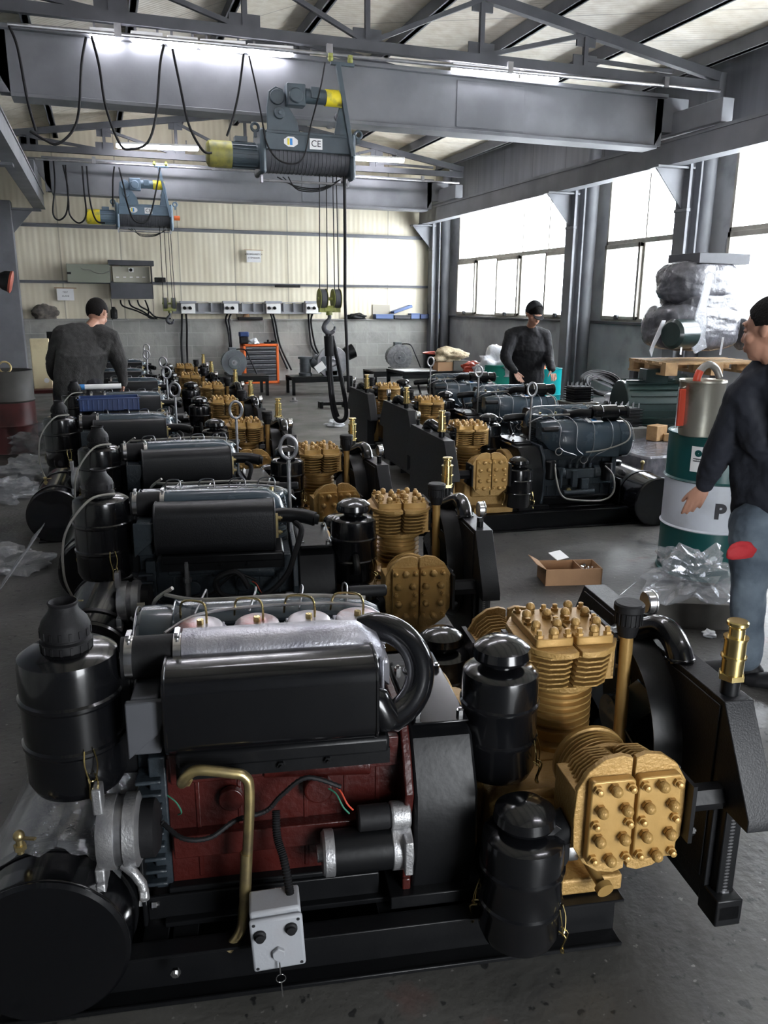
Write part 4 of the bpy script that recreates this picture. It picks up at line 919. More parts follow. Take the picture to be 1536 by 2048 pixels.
cable([(18,52),(35,95),(55,200),(72,262)], 8.42, .012, 'dark looped cable at the far left end of the near rail', G1)
cable([(60,262),(90,280),(115,288),(145,262),(158,220),(163,130),(172,74)], 8.42, .012, 'first wide hanging loop of cable from the left under the near girder', G1)
cable([(183,72),(198,130),(212,215),(240,288),(262,298),(295,285),(312,230),(320,130),(328,90)], 8.42, .012, 'second wide hanging loop of cable before the near girder', G1)
cable([(345,98),(360,170),(378,250),(405,300),(424,306)], 8.36, .012, 'looped cable ending at the left yellow motor cover', G1)
cable([(487,108),(478,180),(466,235),(454,272)], 8.36, .012, 'short cable dropping onto the left motor of the near hoist', G1)
cable([(498,112),(511,170),(523,232),(533,285),(555,318),(585,328),(608,312),(622,250),(640,180),(650,125)], 8.3, .008, 'long thin cable looping across the front of the near hoist', G1)
G2 = 'festoon cables of the rear crane'
for pts, lb in (([(107,322),(110,370),(106,425),(118,440),(133,425),(136,380),(126,330)], 'left loop of thin cable under the rear rail'), ([(131,330),(137,400),(140,430),(158,446),(172,430),(168,380),(164,332)], 'middle loop of thin cable under the rear rail'), ([(173,332),(180,400),(192,440),(210,446)], 'thin cable running to the rear hoist motor'), ([(229,333),(226,360),(226,412)], 'thin straight cable dropping to the rear hoist'), ([(238,335),(248,375),(254,405),(268,440),(290,445),(302,425),(312,380),(320,335)], 'thin cable looping over the front of the rear hoist')):
    cable(pts, 15.45, .014, lb, G2)

# ================================================================ back wall fittings
YW = YB-.1
def wbox(mb, x0, y0, x1, y1, d0, d1, Y=None):
    """box on the back wall from pixel corners, from d1 to d0 metres in front of it"""
    Y = Y or YW; a = at(x0, y0, Y=Y); b = at(x1, y1, Y=Y)
    return mb.box(min(a.x,b.x), max(a.x,b.x), Y-d0, Y-d1, min(a.z,b.z), max(a.z,b.z))
c0 = at(262,560,Y=YW)
t = thing('electrical_cabinet', c0, 'open wall cabinet with dark hood, breaker panel and long grey green door', 'electrical cabinet')
def W(name, m, args, parent=None, bevel=.004):
    q = MB(); q.X = T(*(-c0))
    for a in args: wbox(q, *a)
    return q.build(name, m, parent or t, bevel=bevel)
W('cabinet_hood', K['greyd'], [(215,521,306,533,.3,0)])
cb = W('cabinet_body', K['greyd'], [(220,533,224,598,.24,0),(300,533,306,598,.24,0),(220,566,306,598,.24,0)])
bp_ = W('breaker_panel', K['board'], [(224,533,300,566,.1,0)])
bp_.data.materials[0] = mat('pale panel enamel', (.42,.41,.33), .5)
sw = W('selector_switch', K['white'], [(256,536,267,545,.12,.1)], bp_, .001)
q = MB(); q.X = T(*(-c0)); p = at(261.5,540,Y=YW-.12); q.cyl(p, p+V((0,-.03,0)), .03, n=16); q.build('switch_knob', K['rubber'], sw)
for x in (235,249,262,275,287): W('breaker', K['paper'], [(x-3,553.5,x+3,556,.11,.1)], bp_, 0)
dr = W('cabinet_door', mat('grey green enamel', (.2,.215,.17), .5), [(133,528.5,221,566,.27,.25)], t, .002)
W('door_handle', K['rubber'], [(135,545,143,549,.3,.27)], dr)
q = MB(); q.X = T(*(-c0)); q.tube(spline([at(x,y,Y=YW-.29) for x,y in ((162,535),(165,538),(180,540),(190,545),(205,547),(215,544),(222,540))], 4), .006, 6); q.build('door_wire', K['hose'], dr)
W('cabinet_leg', K['black'], [(222,598,224,640,.2,.17)]); W('cabinet_leg', K['black'], [(305,598,307,640,.2,.17)])
for i, (x, xe) in enumerate(((241,300),(258,303),(275,312),(290,297))):
    o = MB().tube(spline([at(x,600,Y=YW-.15), at(x+5,612,Y=YW-.15), at((x+xe)/2+4,622,Y=YW-.1), at(xe,634,Y=YW-.08), at(xe+(30 if i == 2 else 12),637,Y=YW-.08)], 5), .016, 7).build('supply_cable', K['rubber'])
    tag(o, ('leftmost','second','third','rightmost')[i]+' of four black cables leaving the bottom of the open cabinet', 'cable', 'cables under the open cabinet')
o = MB(); wbox(o, 308,555,331,565,.12,.05); tag(o.build('junction_box', K['rubber'], bevel=.01), 'small black box on the lower wall rail right of the cabinet', 'box')
for (x0,y0,x1,y1), tx, lb in (((492.5,501,522,525), ('BÖLÜMÜ-MOTOR','3.TİP BAKIM'), 'white paper notice taped high on the cream wall left of the hook'), ((113,577,149,601), ('TEST','ALANI'), 'white paper notice on the cream wall above the rag, left of the man')):
    a = at((x0+x1)/2, (y0+y1)/2, Y=YW); o = thing('paper_notice', a, lb, 'notice')
    q = MB(); q.X = T(*(-a)); wbox(q, x0,y0,x1,y1,.012,.008); q.build('paper_sheet', K['paper'], o)
    q = MB(); q.X = T(*(-a)); wbox(q, x0-5,y0-2,x1+4,y0,.014,.008); q.build('adhesive_tape', K['card'], o)
    for i, l_ in enumerate(tx): text_mesh(l_, .045, K['ink'], 'notice_lettering', o, T(0,-.016,.04-.07*i) @ R(90,'X'), .0005)
# socket rail and the four switch boxes
a = at(500,616,Y=YW)
q = MB(); wbox(q, 345,603,640,606.5,.1,0); wbox(q, 345,623,640,628,.1,0); wbox(q, 345,606,640,624,.02,0)
for x in (350,395,420,440,482,505,524,565,585,604): wbox(q, x,606,x+4,624,.09,0)
tag(q.build('cable_tray', K['plastic'], smooth=0), 'long pale cable tray on the cream wall behind the switch boxes', 'cable tray')
for i, x in enumerate((360,445,529,608)):
    a = at(x+14,616,Y=YW-.15)
    lb = ['beside the rear crane hook','left of the orange tool chest','above the orange tool chest','rightmost, next to the big hook block'][i]
    t = thing('switch_box', a, 'white wall switch box with two black knobs, '+lb, 'switch box', 'switch boxes on the back wall')
    q = MB(); q.X = T(*(-a)); wbox(q, x-2,602,x+31,607,.2,.1); q.build('box_top', K['plastic'], t, bevel=.004)
    q = MB(); q.X = T(*(-a)); wbox(q, x,607,x+29,627,.18,.1); q.build('box_body', K['white'], t, bevel=.006)
    for dx in (9,20):
        q = MB(); q.X = T(*(-a)); p = at(x+dx,616,Y=YW-.18); q.cyl(p, p+V((0,-.03,0)), .032, n=16); q.bar(p+V((-.03,-.03,.02)), p+V((.03,-.03,-.02)), .02, .02); q.build('knob', K['rubber'], t)
for i, pts in enumerate(([(364,628),(364,650),(363,690),(365,728)], [(372,628),(374,650),(374,690),(375,726)], [(455,628),(452,640),(457,665),(460,698)], [(462,628),(458,640),(461,665),(463,698)], [(541,628),(545,640),(555,690),(575,738)], [(546,628),(551,645),(560,690),(583,740)], [(617,628),(618,645),(623,690),(637,712)], [(625,628),(622,645),(630,690),(642,714)])):
    o = MB().tube(spline([at(x,y,Y=YW-.06) for x,y in pts], 5), .02, 7).build('supply_cable', K['rubber'])
    tag(o, ('left' if i % 2 == 0 else 'right')+' of the two cables dropping from the '+('first','second','third','last')[i//2]+' switch box', 'cable', 'cables from the switch boxes')

# ---- crumpled things
def crumple(c, r, m, name, label, cat, seed=0, sq=(1,1,.6), amp=.35, parent=None, n=3, grp=None, flat=0):
    bm = bmesh.new(); bmesh.ops.create_icosphere(bm, subdivisions=n+1, radius=1)
    for v in bm.verts:
        d = v.co.normalized(); k = 1+amp*noise.noise(d*1.7+V((seed*3.1,seed,0)))*1.6+amp*.6*abs(noise.noise(d*4.5+V((seed,0,seed*2))))
        if flat: w_ = noise.voronoi(d*2.6+V((seed,seed,0)))[0]; k += .55*(w_[1]-w_[0])-.15
        v.co = V((d.x*k*sq[0]*r, d.y*k*sq[1]*r, max(-sq[2]*r*.62, d.z*k*sq[2]*r)))
    me = D.meshes.new(name); bm.to_mesh(me); bm.free(); me.materials.append(m)
    me.polygons.foreach_set('use_smooth', [flat == 0]*len(me.polygons))
    zmin = min(v.co.z for v in me.vertices)
    o = D.objects.new(name, me); COL.objects.link(o); o.location = V(c)-V((0,0,zmin))
    if parent: o.parent = parent
    return tag(o, label, cat, grp)
LZ = 1.275
a = at(90,640,Y=YW-.02); crumple((a.x, YW-.02, LZ), .2, K['rag'], 'rag', 'crumpled grey brown rag on the ledge at the left end of the back wall', 'rag', 3, (1,.55,.75))
a = at(229,640,Y=YW); tag(MB().lathe([(.05,0),(.065,.02),(.065,.16),(.04,.2),(.03,.23)], T(a.x, YW-.0, LZ), 20).build('canister', K['rubber']), 'small black canister on the ledge under the cabinet', 'canister')
a = at(493,640,Y=YW); tag(MB().lathe([(.1,0),(.05,.1),(.03,.13)], T(a.x, YW+.0, LZ), 16).build('paper_cone', K['card']), 'small brown paper cone on the ledge below the second switch box', 'cone')
a = at(503,640,Y=YW); q = MB(); wbox(q, 475,634,524,640,.12,-.02); tag(q.build('tool_bar', K['rubber'], bevel=.01), 'flat black tool lying on the ledge beside the paper cone', 'tool')
q = MB(); wbox(q, 548,570,598,575.5,.13,.06); tag(q.build('spirit_level', K['rubber'], bevel=.006), 'black level lying on the lower wall rail left of the hook ropes', 'tool')
a = at(712,640,Y=YW); crumple((a.x, YW-.03, LZ), .19, K['rubber'], 'rag', 'flat dark rag on the ledge right of the big hook', 'rag', 5, (1.1,.5,.35))
def bin_(px0, px1, h, lb, m, tilt=0, lidm=None, Yc=None):
    p0, p1 = at(px0,640,Y=YW), at(px1,640,Y=YW); w = p1.x-p0.x; c = V(((p0.x+p1.x)/2, YW+.0, LZ+.003))
    t = thing('storage_bin', c, lb, 'bin', 'bins and cases on the block ledge'); q = MB()
    q.box(-w/2,w/2,-.1,.1,0,.01).box(-w/2,-w/2+.01,-.1,.1,0,h).box(w/2-.01,w/2,-.1,.1,0,h).box(-w/2,w/2,-.1,-.09,0,h).box(-w/2,w/2,.09,.1,0,h).box(-w/2-.008,w/2+.008,-.108,.0-.1,h-.02,h)
    q.build('bin_body', m, t, bevel=.003)
    return t, w
t, w = bin_(749,784,.1,'blue tool case with open beige lid on the ledge', K['binl'])
MB().box(-w/2-.02,w/2-.02,.08,.095,.09,.3).build('case_lid', mat('beige plastic', (.4,.37,.3), .6), t, bevel=.01)
t, w = bin_(786,818,.08,'dark case with a tilted blue lid on the ledge', K['greyd'])
MB().box(-w/2-.02,w/2+.06,-.1,.1,0,.06, T(0,0,.17) @ R(-18,'Y')).build('case_lid', K['binl'], t, bevel=.01)
bin_(819,836,.12,'small blue bin on the ledge, left one of the last three', K['binl']); bin_(838,854,.1,'small dark blue bin on the ledge, middle one of the last three', K['bin']); bin_(857,879,.12,'small blue bin on the ledge in the far right corner', K['binl'])

# ================================================================ things on the floor along the back
def rot_y(x): return R(x, 'Y')
def e_motor(loc, s, label, m=K['motor'], rz=0, cable_=True, parts=True):
    t = thing('electric_motor', loc, label, 'electric motor', None, rz)
    q = MB().cyl((0,-.02,.22*s),(0,.36*s,.22*s),.17*s,n=36,ch=.008)
    for k in range(24):
        a_ = k*PI/12; q.bar((.17*s*math.cos(a_),.03*s,.22*s+.17*s*math.sin(a_)),(.17*s*math.cos(a_),.34*s,.22*s+.17*s*math.sin(a_)),.006*s,.02*s,(math.cos(a_),0,math.sin(a_)))
    q.build('motor_housing', m, t)
    q = MB().lathe([(.03*s,-.01),(.1*s,-.012),(.105*s,0),(.21*s,.005),(.21*s,.03)], frame((0,-.05*s,.22*s),(0,1,0)), 40)
    q.build('end_flange', K['steel'] if s > 1.1 and m is K['motor'] else m, t)
    MB().cyl((0,-.14*s,.22*s),(0,-.04*s,.22*s),.022*s,n=16).cyl((0,-.06*s,.22*s),(0,-.05*s,.22*s),.09*s,n=24).build('shaft', K['steel'], t)
    MB().box(-.13*s,.13*s,.04*s,.3*s,0,.04*s).build('motor_foot', m, t, bevel=.004)
    MB().box(-.06*s,.06*s,.08*s,.22*s,.37*s,.46*s).build('terminal_box', m, t, bevel=.006)
    if cable_: MB().tube(spline([(.05*s,.1*s,.43*s),(.2*s,.05*s,.42*s),(.28*s,0,.25*s),(.38*s,0,.02)],5), .012, 7).build('motor_cable', K['rubber'], t)
    return t
def frame_table(c, w, d, h, label, name='steel_stand', m=K['black'], rz=0, slab=.03):
    t = thing(name, c, label, 'stand', None, rz)
    MB().box(-w/2,w/2,-d/2,d/2,h-slab,h).box(-w/2,w/2,-d/2,-d/2+.04,h-.1,h-slab).box(-w/2,w/2,d/2-.04,d/2,h-.1,h-slab).build('stand_top', m, t, bevel=.003)
    for x in (-w/2+.03,w/2-.03):
        for y in (-d/2+.03,d/2-.03): MB().box(x-.025,x+.025,y-.025,y+.025,0,h-slab).build('leg', m, t)
    return t
p = at(470,752,Y=14.3); mz = p.z
frame_table((at(485,752,Y=14.45).x,14.5,0), .85, .6, mz, 'low black steel stand carrying the electric motor at the back left')
e_motor((at(470,752,Y=14.3).x,14.35,mz), 1.05, 'dark grey flange electric motor on the black stand, left of the orange tool chest', K['motor'])
# orange tool chest
x0, x1 = at(489,764,Y=16.4).x, at(559,764,Y=16.4).x; zt = at(524,688,Y=16.4).z
t = thing('tool_chest', ((x0+x1)/2,16.6,0), 'orange tool chest with grey drawers against the block wall', 'tool chest'); w = x1-x0
MB().box(-w/2,-w/2+.05,-.2,.2,0,zt).box(w/2-.05,w/2,-.2,.2,0,zt).box(-w/2,w/2,-.2,.2,zt-.05,zt).box(-w/2,w/2,-.2,.2,0,.05).box(-w/2,w/2,.15,.2,0,zt).build('chest_body', K['orange'], t, bevel=.01)
hs = [.07,.09,.09,.09,.09,.12,.14]; z = zt-.06
for i, h_ in enumerate(hs):
    if z-h_ < .03: break
    d_ = MB().box(-w/2+.055,w/2-.055,-.19,.12,z-h_+.012,z).build('drawer', K['greyd'], t, bevel=.004)
    MB().box(-w/2+.06,w/2-.06,-.21,-.19,z-.03,z-.012).build('drawer_handle', K['steel'], d_, bevel=.003); z -= h_
a = V((at(493,680,Y=16.4).x,16.5,zt)); o = thing('power_tool_case', a, 'blue and black power tool on top of the orange tool chest', 'power tool')
MB().box(-.12,.05,-.08,.08,0,.16).build('tool_body', K['rubber'], o, bevel=.02); MB().box(-.13,.06,-.085,.085,.14,.24).build('tool_cover', K['bin'], o, bevel=.02)
crumple((at(508,684,Y=16.4).x,16.45,zt), .1, K['whitebag'], 'rag', 'small pale cloth on top of the orange tool chest', 'rag', 8)
q = MB(); X_ = at(543,684,Y=16.4).x; q.box(X_-.12,X_+.12,16.45,16.6,zt,zt+.03).cyl((X_-.05,16.5,zt+.03),(X_-.05,16.5,zt+.08),.025,n=12).box(X_+.02,X_+.08,16.47,16.55,zt+.03,zt+.06)
tag(q.build('vise', K['rubber'], bevel=.004), 'small dark vise on the right end of the orange tool chest', 'vise')
# trestle with vessel and tilted cut-off machine
tz = at(640,752,Y=14.2).z
tt = frame_table((at(642,752,Y=14.2).x,14.35,0), at(702,752,Y=14.2).x-at(582,752,Y=14.2).x, .55, tz, 'long black workshop trestle table before the block wall')
q = MB(); px_ = at(612,744,Y=14.3); q.lathe([(.12,0),(.12,.05),(.1,.06),(.1,.2),(.105,.2),(.105,.23),(.1,.23),(.1,.3),(.13,.3),(.13,.34),(.05,.35)], T(px_.x,14.35,tz), 28)
tag(q.build('pump_cylinder', K['motor']), 'upright dark ribbed cylinder at the left end of the trestle', 'cylinder')
g0 = V((at(662,738,Y=14.2).x,14.3,tz)); t = thing('cut_off_machine', g0, 'tilted grinding machine with big guard disc and white control plate on the trestle', 'machine')
q = MB().lathe([(.02,0),(.06,-.02),(.08,0),(.28,.0),(.29,.02),(.29,.08)], frame((.03,-.12,.24),(0,1,0)), 36); q.build('wheel_guard', K['galv'], t)
MB().cyl((-.1,0,.12),(-.32,.05,.3),.12,n=28,ch=.01).cyl((-.05,0,.2),(-.2,.05,.35),.16,n=28).build('machine_body', K['motor'], t)
MB().box(-.12,.12,-.12,.12,0,.1).build('machine_base', K['motor'], t, bevel=.01)
MB().cyl((.12,0,.3),(.42,0,.42),.12,n=28,ch=.01).cyl((.34,0,.39),(.46,0,.44),.13,n=28).build('machine_motor', K['black'], t)
MB().box(-.09,.09,-.015,.015,-.07,.07,T(-.22,-.16,.16) @ rot_y(-35)).build('control_plate', K['white'], t, bevel=.004)
MB().bar((.0,-.05,.3),(-.1,-.08,.62),.03,.03).build('handle', K['rubber'], t)
# motor on bench right
bz = at(800,741,Y=14.6).z
frame_table((at(815,745,Y=14.6).x,14.8,0), 1.45, .7, bz, 'wide dark steel bench carrying the flange motor near the right corner')
e_motor((at(800,741,Y=14.5).x,14.55,bz), 1.15, 'grey flange electric motor with hanging cable on the wide bench, back right', K['motor'], rz=-8)
# clutter table behind the right row
CY = 11.6
cz = at(900,742,Y=CY).z
frame_table((at(895,742,Y=CY).x,CY+.35,0), 1.5, .8, cz, 'low dark table heaped with boxes and fleece behind the right row', 'work_table', slab=.04)
a = at(880,726,Y=CY+.5); t = thing('oil_pan', (a.x,CY+.5,cz), 'wide black basin with a red rim on the clutter table', 'basin')
q = MB().lathe([(.2,0),(.27,.01),(.28,.24),(.27,.24),(.26,.02),(.001,.02)], T(0,0,0), 36, caps=False); q.build('basin_wall', K['black'], t); MB().torus((0,0,.245),(0,0,1),.276,.01,36).build('basin_rim', K['redhandle'], t)
a = at(905,728,Y=CY); crumple((a.x-.02,CY+.12,cz+.14), .18, K['fleece'], 'sheepskin', 'pale fluffy sheepskin heaped on boxes on the clutter table', 'sheepskin', 11, (1.3,.8,.6), .5)
def carton(c, w, d, h, label, m=K['card'], rz=0, open_=True, name='cardboard_box', cat='box', grp=None):
    t = thing(name, c, label, cat, grp, rz); q = MB(); th = .008
    q.box(-w/2,w/2,-d/2,d/2,0,th).box(-w/2,w/2,-d/2,-d/2+th,th,h).box(-w/2,w/2,d/2-th,d/2,th,h).box(-w/2,-w/2+th,-d/2+th,d/2-th,th,h).box(w/2-th,w/2,-d/2+th,d/2-th,th,h)
    q.build('box_wall', m, t, bevel=.002)
    if not open_: MB().box(-w/2,w/2,-d/2,d/2,h,h+.006).build('box_flap', m, t)
    else:
        MB().box(-w/2,w/2,0,.1,0,.004,T(0,-d/2,h) @ R(150,'X')).build('box_flap', m, t)
    return t
carton((at(890,744,Y=CY).x,CY+.08,cz), .28, .16, .13, 'small brown cardboard box with torn flap on the clutter table', rz=8, open_=False)
carton((at(922,744,Y=CY).x,CY+.1,cz), .26, .2, .15, 'black cardboard box under the sheepskin on the clutter table', K['carddark'], open_=False)
tag(MB().box(-.35,.35,-.2,.2,0,.012,T(at(835,742,Y=CY).x+.1,CY+.2,cz+.003) @ R(6,'Z')).build('white_sheet', K['paper']), 'white sheet of board lying flat on the left of the clutter table', 'sheet')
a = at(992,775,Y=10.6); t = thing('green_tub', (a.x,10.6,0), 'big green plastic tub full of wrappings left of the man in the cap', 'tub')
zt_ = at(992,728,Y=10.6).z
MB().lathe([(.22,0),(.24,.01),(.29,zt_-.02),(.31,zt_-.02),(.31,zt_),(.28,zt_),(.23,.03),(.001,.03)], T(0,0,0), 32, caps=False).build('tub_wall', K['green'], t)
crumple((a.x-.02,10.6,zt_-.16), .25, K['whitebag'], 'packing_film', 'crumpled white packing film heaped in the green tub', 'film', 21, (1,1,.8), .5)
crumple((a.x-.3,10.75,zt_-.12), .15, K['redhandle'], 'rag', 'small red rag on the left edge of the green tub', 'rag', 22)
a = at(1100,735,Y=9.9); dz = at(1102,737,Y=9.9).z
t = thing('small_drum', (a.x+.02,10.0,0), 'turquoise steel drum right of the man in the cap', 'drum')
MB().lathe([(.2,0),(.21,.01),(.2,.02),(.2,dz*.5),(.207,dz*.5+.01),(.2,dz*.5+.02),(.2,dz-.01),(.208,dz),(.19,dz),(.19,dz-.02),(.001,dz-.02)], T(0,0,0), 36, caps=False).build('drum_shell', K['teal'], t)
tag(MB().lathe([(.06,0),(.055,.03),(.03,.1),(.012,.19),(.012,.22)], T(a.x-.1,9.95,dz-.02), 18).build('funnel_bottle', K['orange']), 'small orange bottle standing on the turquoise drum', 'bottle')

# ================================================================ left side
x_r = at(76,850,Y=9.6).x; cx_ = x_r-.29; h_d = at(50,742,Y=9.4).z
t = thing('oil_drum', (cx_,9.6,0), 'old steel drum with grey top and rusty red bottom at the left edge', 'drum')
def drum_prof(z0, z1, r=.285): return [(r, z0), (r, z1)]
MB().lathe([(.27,0),(.29,.005),(.285,.02),(.285,h_d*.33),(.294,h_d*.34),(.285,h_d*.36),(.285,h_d*.62)], T(0,0,0), 48, caps=False).lathe([(.001,.01),(.27,.01)], T(0,0,0), 48, caps=False).build('drum_lower', K['rust'], t)
MB().lathe([(.285,h_d*.62),(.294,h_d*.64),(.285,h_d*.66),(.285,h_d-.01),(.292,h_d),(.275,h_d),(.275,h_d-.3),(.001,h_d-.3)], T(0,0,0), 48, caps=False).build('drum_upper', K['drumgrey'], t)
a = V((cx_+.03,9.5,h_d)); MB_ = MB().torus((0,0,.035),(.3,-.9,.3),.06,.01,24); o = MB_.build('wire_ring', K['oldbrass']); o.location = a; tag(o, 'small metal ring lying on the rim of the old red drum', 'ring')
sx_ = at(85,880,Z=0); sx_.y = min(sx_.y, 10.9); sx_ = V((at(85,800,Y=10.6).x,10.6,0)); sh = at(85,778,Y=10.6).z
t = thing('stand_frame', (sx_.x,10.6,0), 'small reddish steel stand beside the old drum, holding the cream board', 'stand'); 
MB().box(-.17,.17,-.15,.15,sh-.04,sh).build('stand_top', K['rust'], t, bevel=.004)
for x in (-.15,.15):
    for y in (-.13,.13): MB().box(x-.022,x+.022,y-.022,y+.022,.03,sh-.04).build('leg', K['rust'], t)
MB().box(-.17,.17,-.15,-.11,0,.03).box(-.17,.17,.11,.15,0,.03).build('foot_rail', K['black'], t)
a0, a1 = at(69,777,Y=10.65), at(97,677,Y=10.65)
t = thing('radiator_panel', ((a0.x+a1.x)/2,10.66,sh), 'tall cream panel standing on the reddish stand behind the man in the sweater', 'panel'); w = (a1.x-a0.x)/2; h_ = a1.z-sh
MB().box(-w,w,-.04,.04,0,h_).build('panel_body', K['board'], t, bevel=.008); MB().cyl((w*.4,-.045,.1),(w*.4,-.04,.1),.03,n=20).build('panel_badge', K['paper'], t); MB().box(w-.02,w+.05,.04,.08,h_*.3,h_+.08).build('panel_bracket', K['black'], t)
# sliding gate frames and hanging lamp at the left wall
t = thing('sliding_gate', (XL+.2,13.2,0), 'dark sliding gate with upright bars along the left wall', 'gate')
for y in (-1.5,-.75,0,.75,1.5): MB().box(-.03,.03,y-.03,y+.03,.02,2.2).build('gate_bar', K['black'], t)
MB().box(-.04,.04,-1.55,1.55,2.15,2.25).build('gate_rail', K['black'], t); MB().box(-.04,.04,-1.55,1.55,0,.06).build('gate_rail', K['black'], t)
MB().box(-.045,-.035,-1.5,1.5,.06,2.15).build('gate_sheet', K['greyd'], t)
a = at(18,562,Y=8.9); t = thing('work_lamp', a, 'black and red work lamp hanging from a cable at the left edge', 'lamp')
MB().lathe([(.05,0),(.09,.05),(.1,.1)], frame((-.1,0,.02),(1,0,-.25)), 24).build('lamp_shell', K['rubber'], t); MB().lathe([(.1,0),(.11,.02),(.09,.03)], frame((.0,0,-.005),(1,0,-.25)), 24).build('lamp_ring', K['redlamp'], t)
MB().tube(spline([(-.08,0,.06),(-.15,0,.3),(-.5,.2,.9),(-.85,.3,1.75)],5), .008, 6).build('lamp_cable', K['rubber'], t)
# plastic film on the floor
for i, (px, py, r_, sq, lb) in enumerate(((72,905,.2,(1.1,.8,.8),'crumpled clear plastic film in front of the old red drum'),(58,955,.2,(1.2,.9,.5),'flat crumpled clear film beside the third set fuel tank'),(8,1000,.2,(1,.8,.5),'clear film bag at the left picture edge'),(20,1140,.17,(1.2,.8,.5),'crumpled clear film at the left edge, nearest the camera'))):
    a = at(px,py,Z=0); crumple((a.x,a.y,0.002), r_, K['film'], 'plastic_film', lb, 'plastic film', 30+i, sq, .5, grp='plastic film on the floor', flat=1)
# long film strip leaning on the tank of the third set
a, b_ = at(85,1052,Y=4.6), at(0,1180,Y=4.2)
q = MB(); n_ = 10
for i in range(n_):
    u0 = i/n_; p = a.lerp(b_, u0); p2 = a.lerp(b_, (i+1)/n_); w0 = .02+.07*math.sin(PI*u0)**.7; w1 = .02+.07*math.sin(PI*min(.98,(i+1)/n_))**.7
    sd = (CR*.62+CU*.78).normalized(); bu = V((0,0,.012*math.sin(i*2.1))); bu2 = V((0,0,.012*math.sin((i+1)*2.1)))
    q.add([p-sd*w0+bu, p+V((0,-.02,0)), p+sd*w0, p2-sd*w1+bu2, p2+V((0,-.02,0)), p2+sd*w1], [(0,1,4,3),(1,2,5,4)])
o = q.build('film_strip', K['wrapclear'], smooth=60); sm = o.modifiers.new('s','SOLIDIFY'); sm.thickness = .003
tag(o, 'long leaf shaped strip of clear film leaning on the black fuel tank at left', 'plastic film')

# tray and odds on the engines
a = at(221,834,Y=6.15); t = thing('parts_tray', (a.x,6.2,.835), 'blue ribbed plastic parts tray lying across the fourth compressor set', 'tray'); w = (at(281,834,Y=6.1).x-at(160,834,Y=6.1).x)/2
q = MB().box(-w,w,-.1,.1,0,.008).box(-w,w,-.1,-.092,0,.095).box(-w,w,.092,.1,0,.095).box(-w,-w+.008,-.1,.1,0,.095).box(w-.008,w,-.1,.1,0,.095).box(-w-.008,w+.008,-.108,-.1,.085,.095)
for k in range(12): q.box(-w+.02+k*w/6,-w+.032+k*w/6,-.106,-.1,.005,.088)
q.build('tray_body', K['bin'], t, bevel=.002)
a = at(205,790,Y=7.3); t = thing('grease_tube', (a.x,7.4,.862), 'white and blue tube lying on the fifth compressor set before the man', 'tube')
MB().cyl((-.14,0,.025),(.16,.02,.025),.022,n=16).build('tube_body', K['white'], t); MB().cyl((-.2,0,.025),(-.14,0,.025),.024,n=16).build('tube_cap', K['inkblue'], t)

# ================================================================ right side
dr = at(1432,1165,Z=0); DX, DY = at(1335,1120,Y=3.86).x+.285, 3.86
H_ = at(1400,872,Y=DY-.1).z; H_ = .87
t = thing('oil_drum', (DX,DY,0), 'upright green oil drum with a white middle band carrying the letter P', 'drum')
z1, z2 = H_*.34, H_*.68
MB().lathe([(.001,.012),(.27,.012),(.275,0),(.292,.002),(.292,.014),(.285,.018),(.285,z1)], T(0,0,0), 56, caps=False).build('drum_lower', K['drumg'], t)
MB().lathe([(.285,z1),(.295,z1+.008),(.285,z1+.018),(.285,z2-.004)], T(0,0,0), 56, caps=False).build('drum_band', K['drumw'], t)
MB().lathe([(.285,z2-.004),(.295,z2+.004),(.285,z2+.014),(.285,H_-.014),(.292,H_-.012),(.292,H_),(.277,H_),(.275,H_-.012),(.001,H_-.012)], T(0,0,0), 56, caps=False).build('drum_upper', K['drumg'], t)
def onring(px, z, r=.287):
    d = at(px, 1000, Y=DY); best = None
    for i in range(720):
        a_ = i*PI/360; p = V((DX+r*math.cos(a_), DY+r*math.sin(a_), z)); v = p-EYE
        if (p.x-DX)*v.x+(p.y-DY)*v.y > 0: continue
        u_ = 768+1600*v.dot(CR)/v.dot(CF)
        if best is None or abs(u_-px) < best[0]: best = (abs(u_-px), a_)
    return best[1]
aP = onring(1440, .44)
def curved_text(body, size, ang, z, m_, name, parent, r=.2865):
    cu = D.curves.new('t', 'FONT'); cu.body = body; cu.size = size; cu.extrude = .0008; cu.offset = .006; cu.align_x = 'CENTER'; cu.align_y = 'CENTER'
    ob = D.objects.new('t', cu); me = ob.to_mesh().copy(); D.objects.remove(ob)
    for v in me.vertices:
        th = ang+v.co.x/r; rr = r+v.co.z+.001; v.co = V((rr*math.cos(th), rr*math.sin(th), z+v.co.y))
    me.materials.append(m_); o = D.objects.new(name, me); COL.objects.link(o); o.parent = parent
curved_text('P', .12, aP, .435, K['ink'], 'drum_letter', t)
aL = onring(1396, .75); q = MB(); n_ = 8
for i in range(n_):
    a0_, a1_ = aL+(i/n_-.5)*.3, aL+((i+1)/n_-.5)*.3
    q.add([(.2868*math.cos(a0_),.2868*math.sin(a0_),.66),(.2868*math.cos(a1_),.2868*math.sin(a1_),.66),(.2868*math.cos(a1_),.2868*math.sin(a1_),.81),(.2868*math.cos(a0_),.2868*math.sin(a0_),.81)],[(0,1,2,3)])
lb_ = q.build('drum_label', K['paper'], t); curved_text('o', .06, aL, .775, K['drumg'], 'label_mark', lb_, .2872); curved_text('====', .02, aL, .73, K['ink'], 'label_print', lb_, .2872)
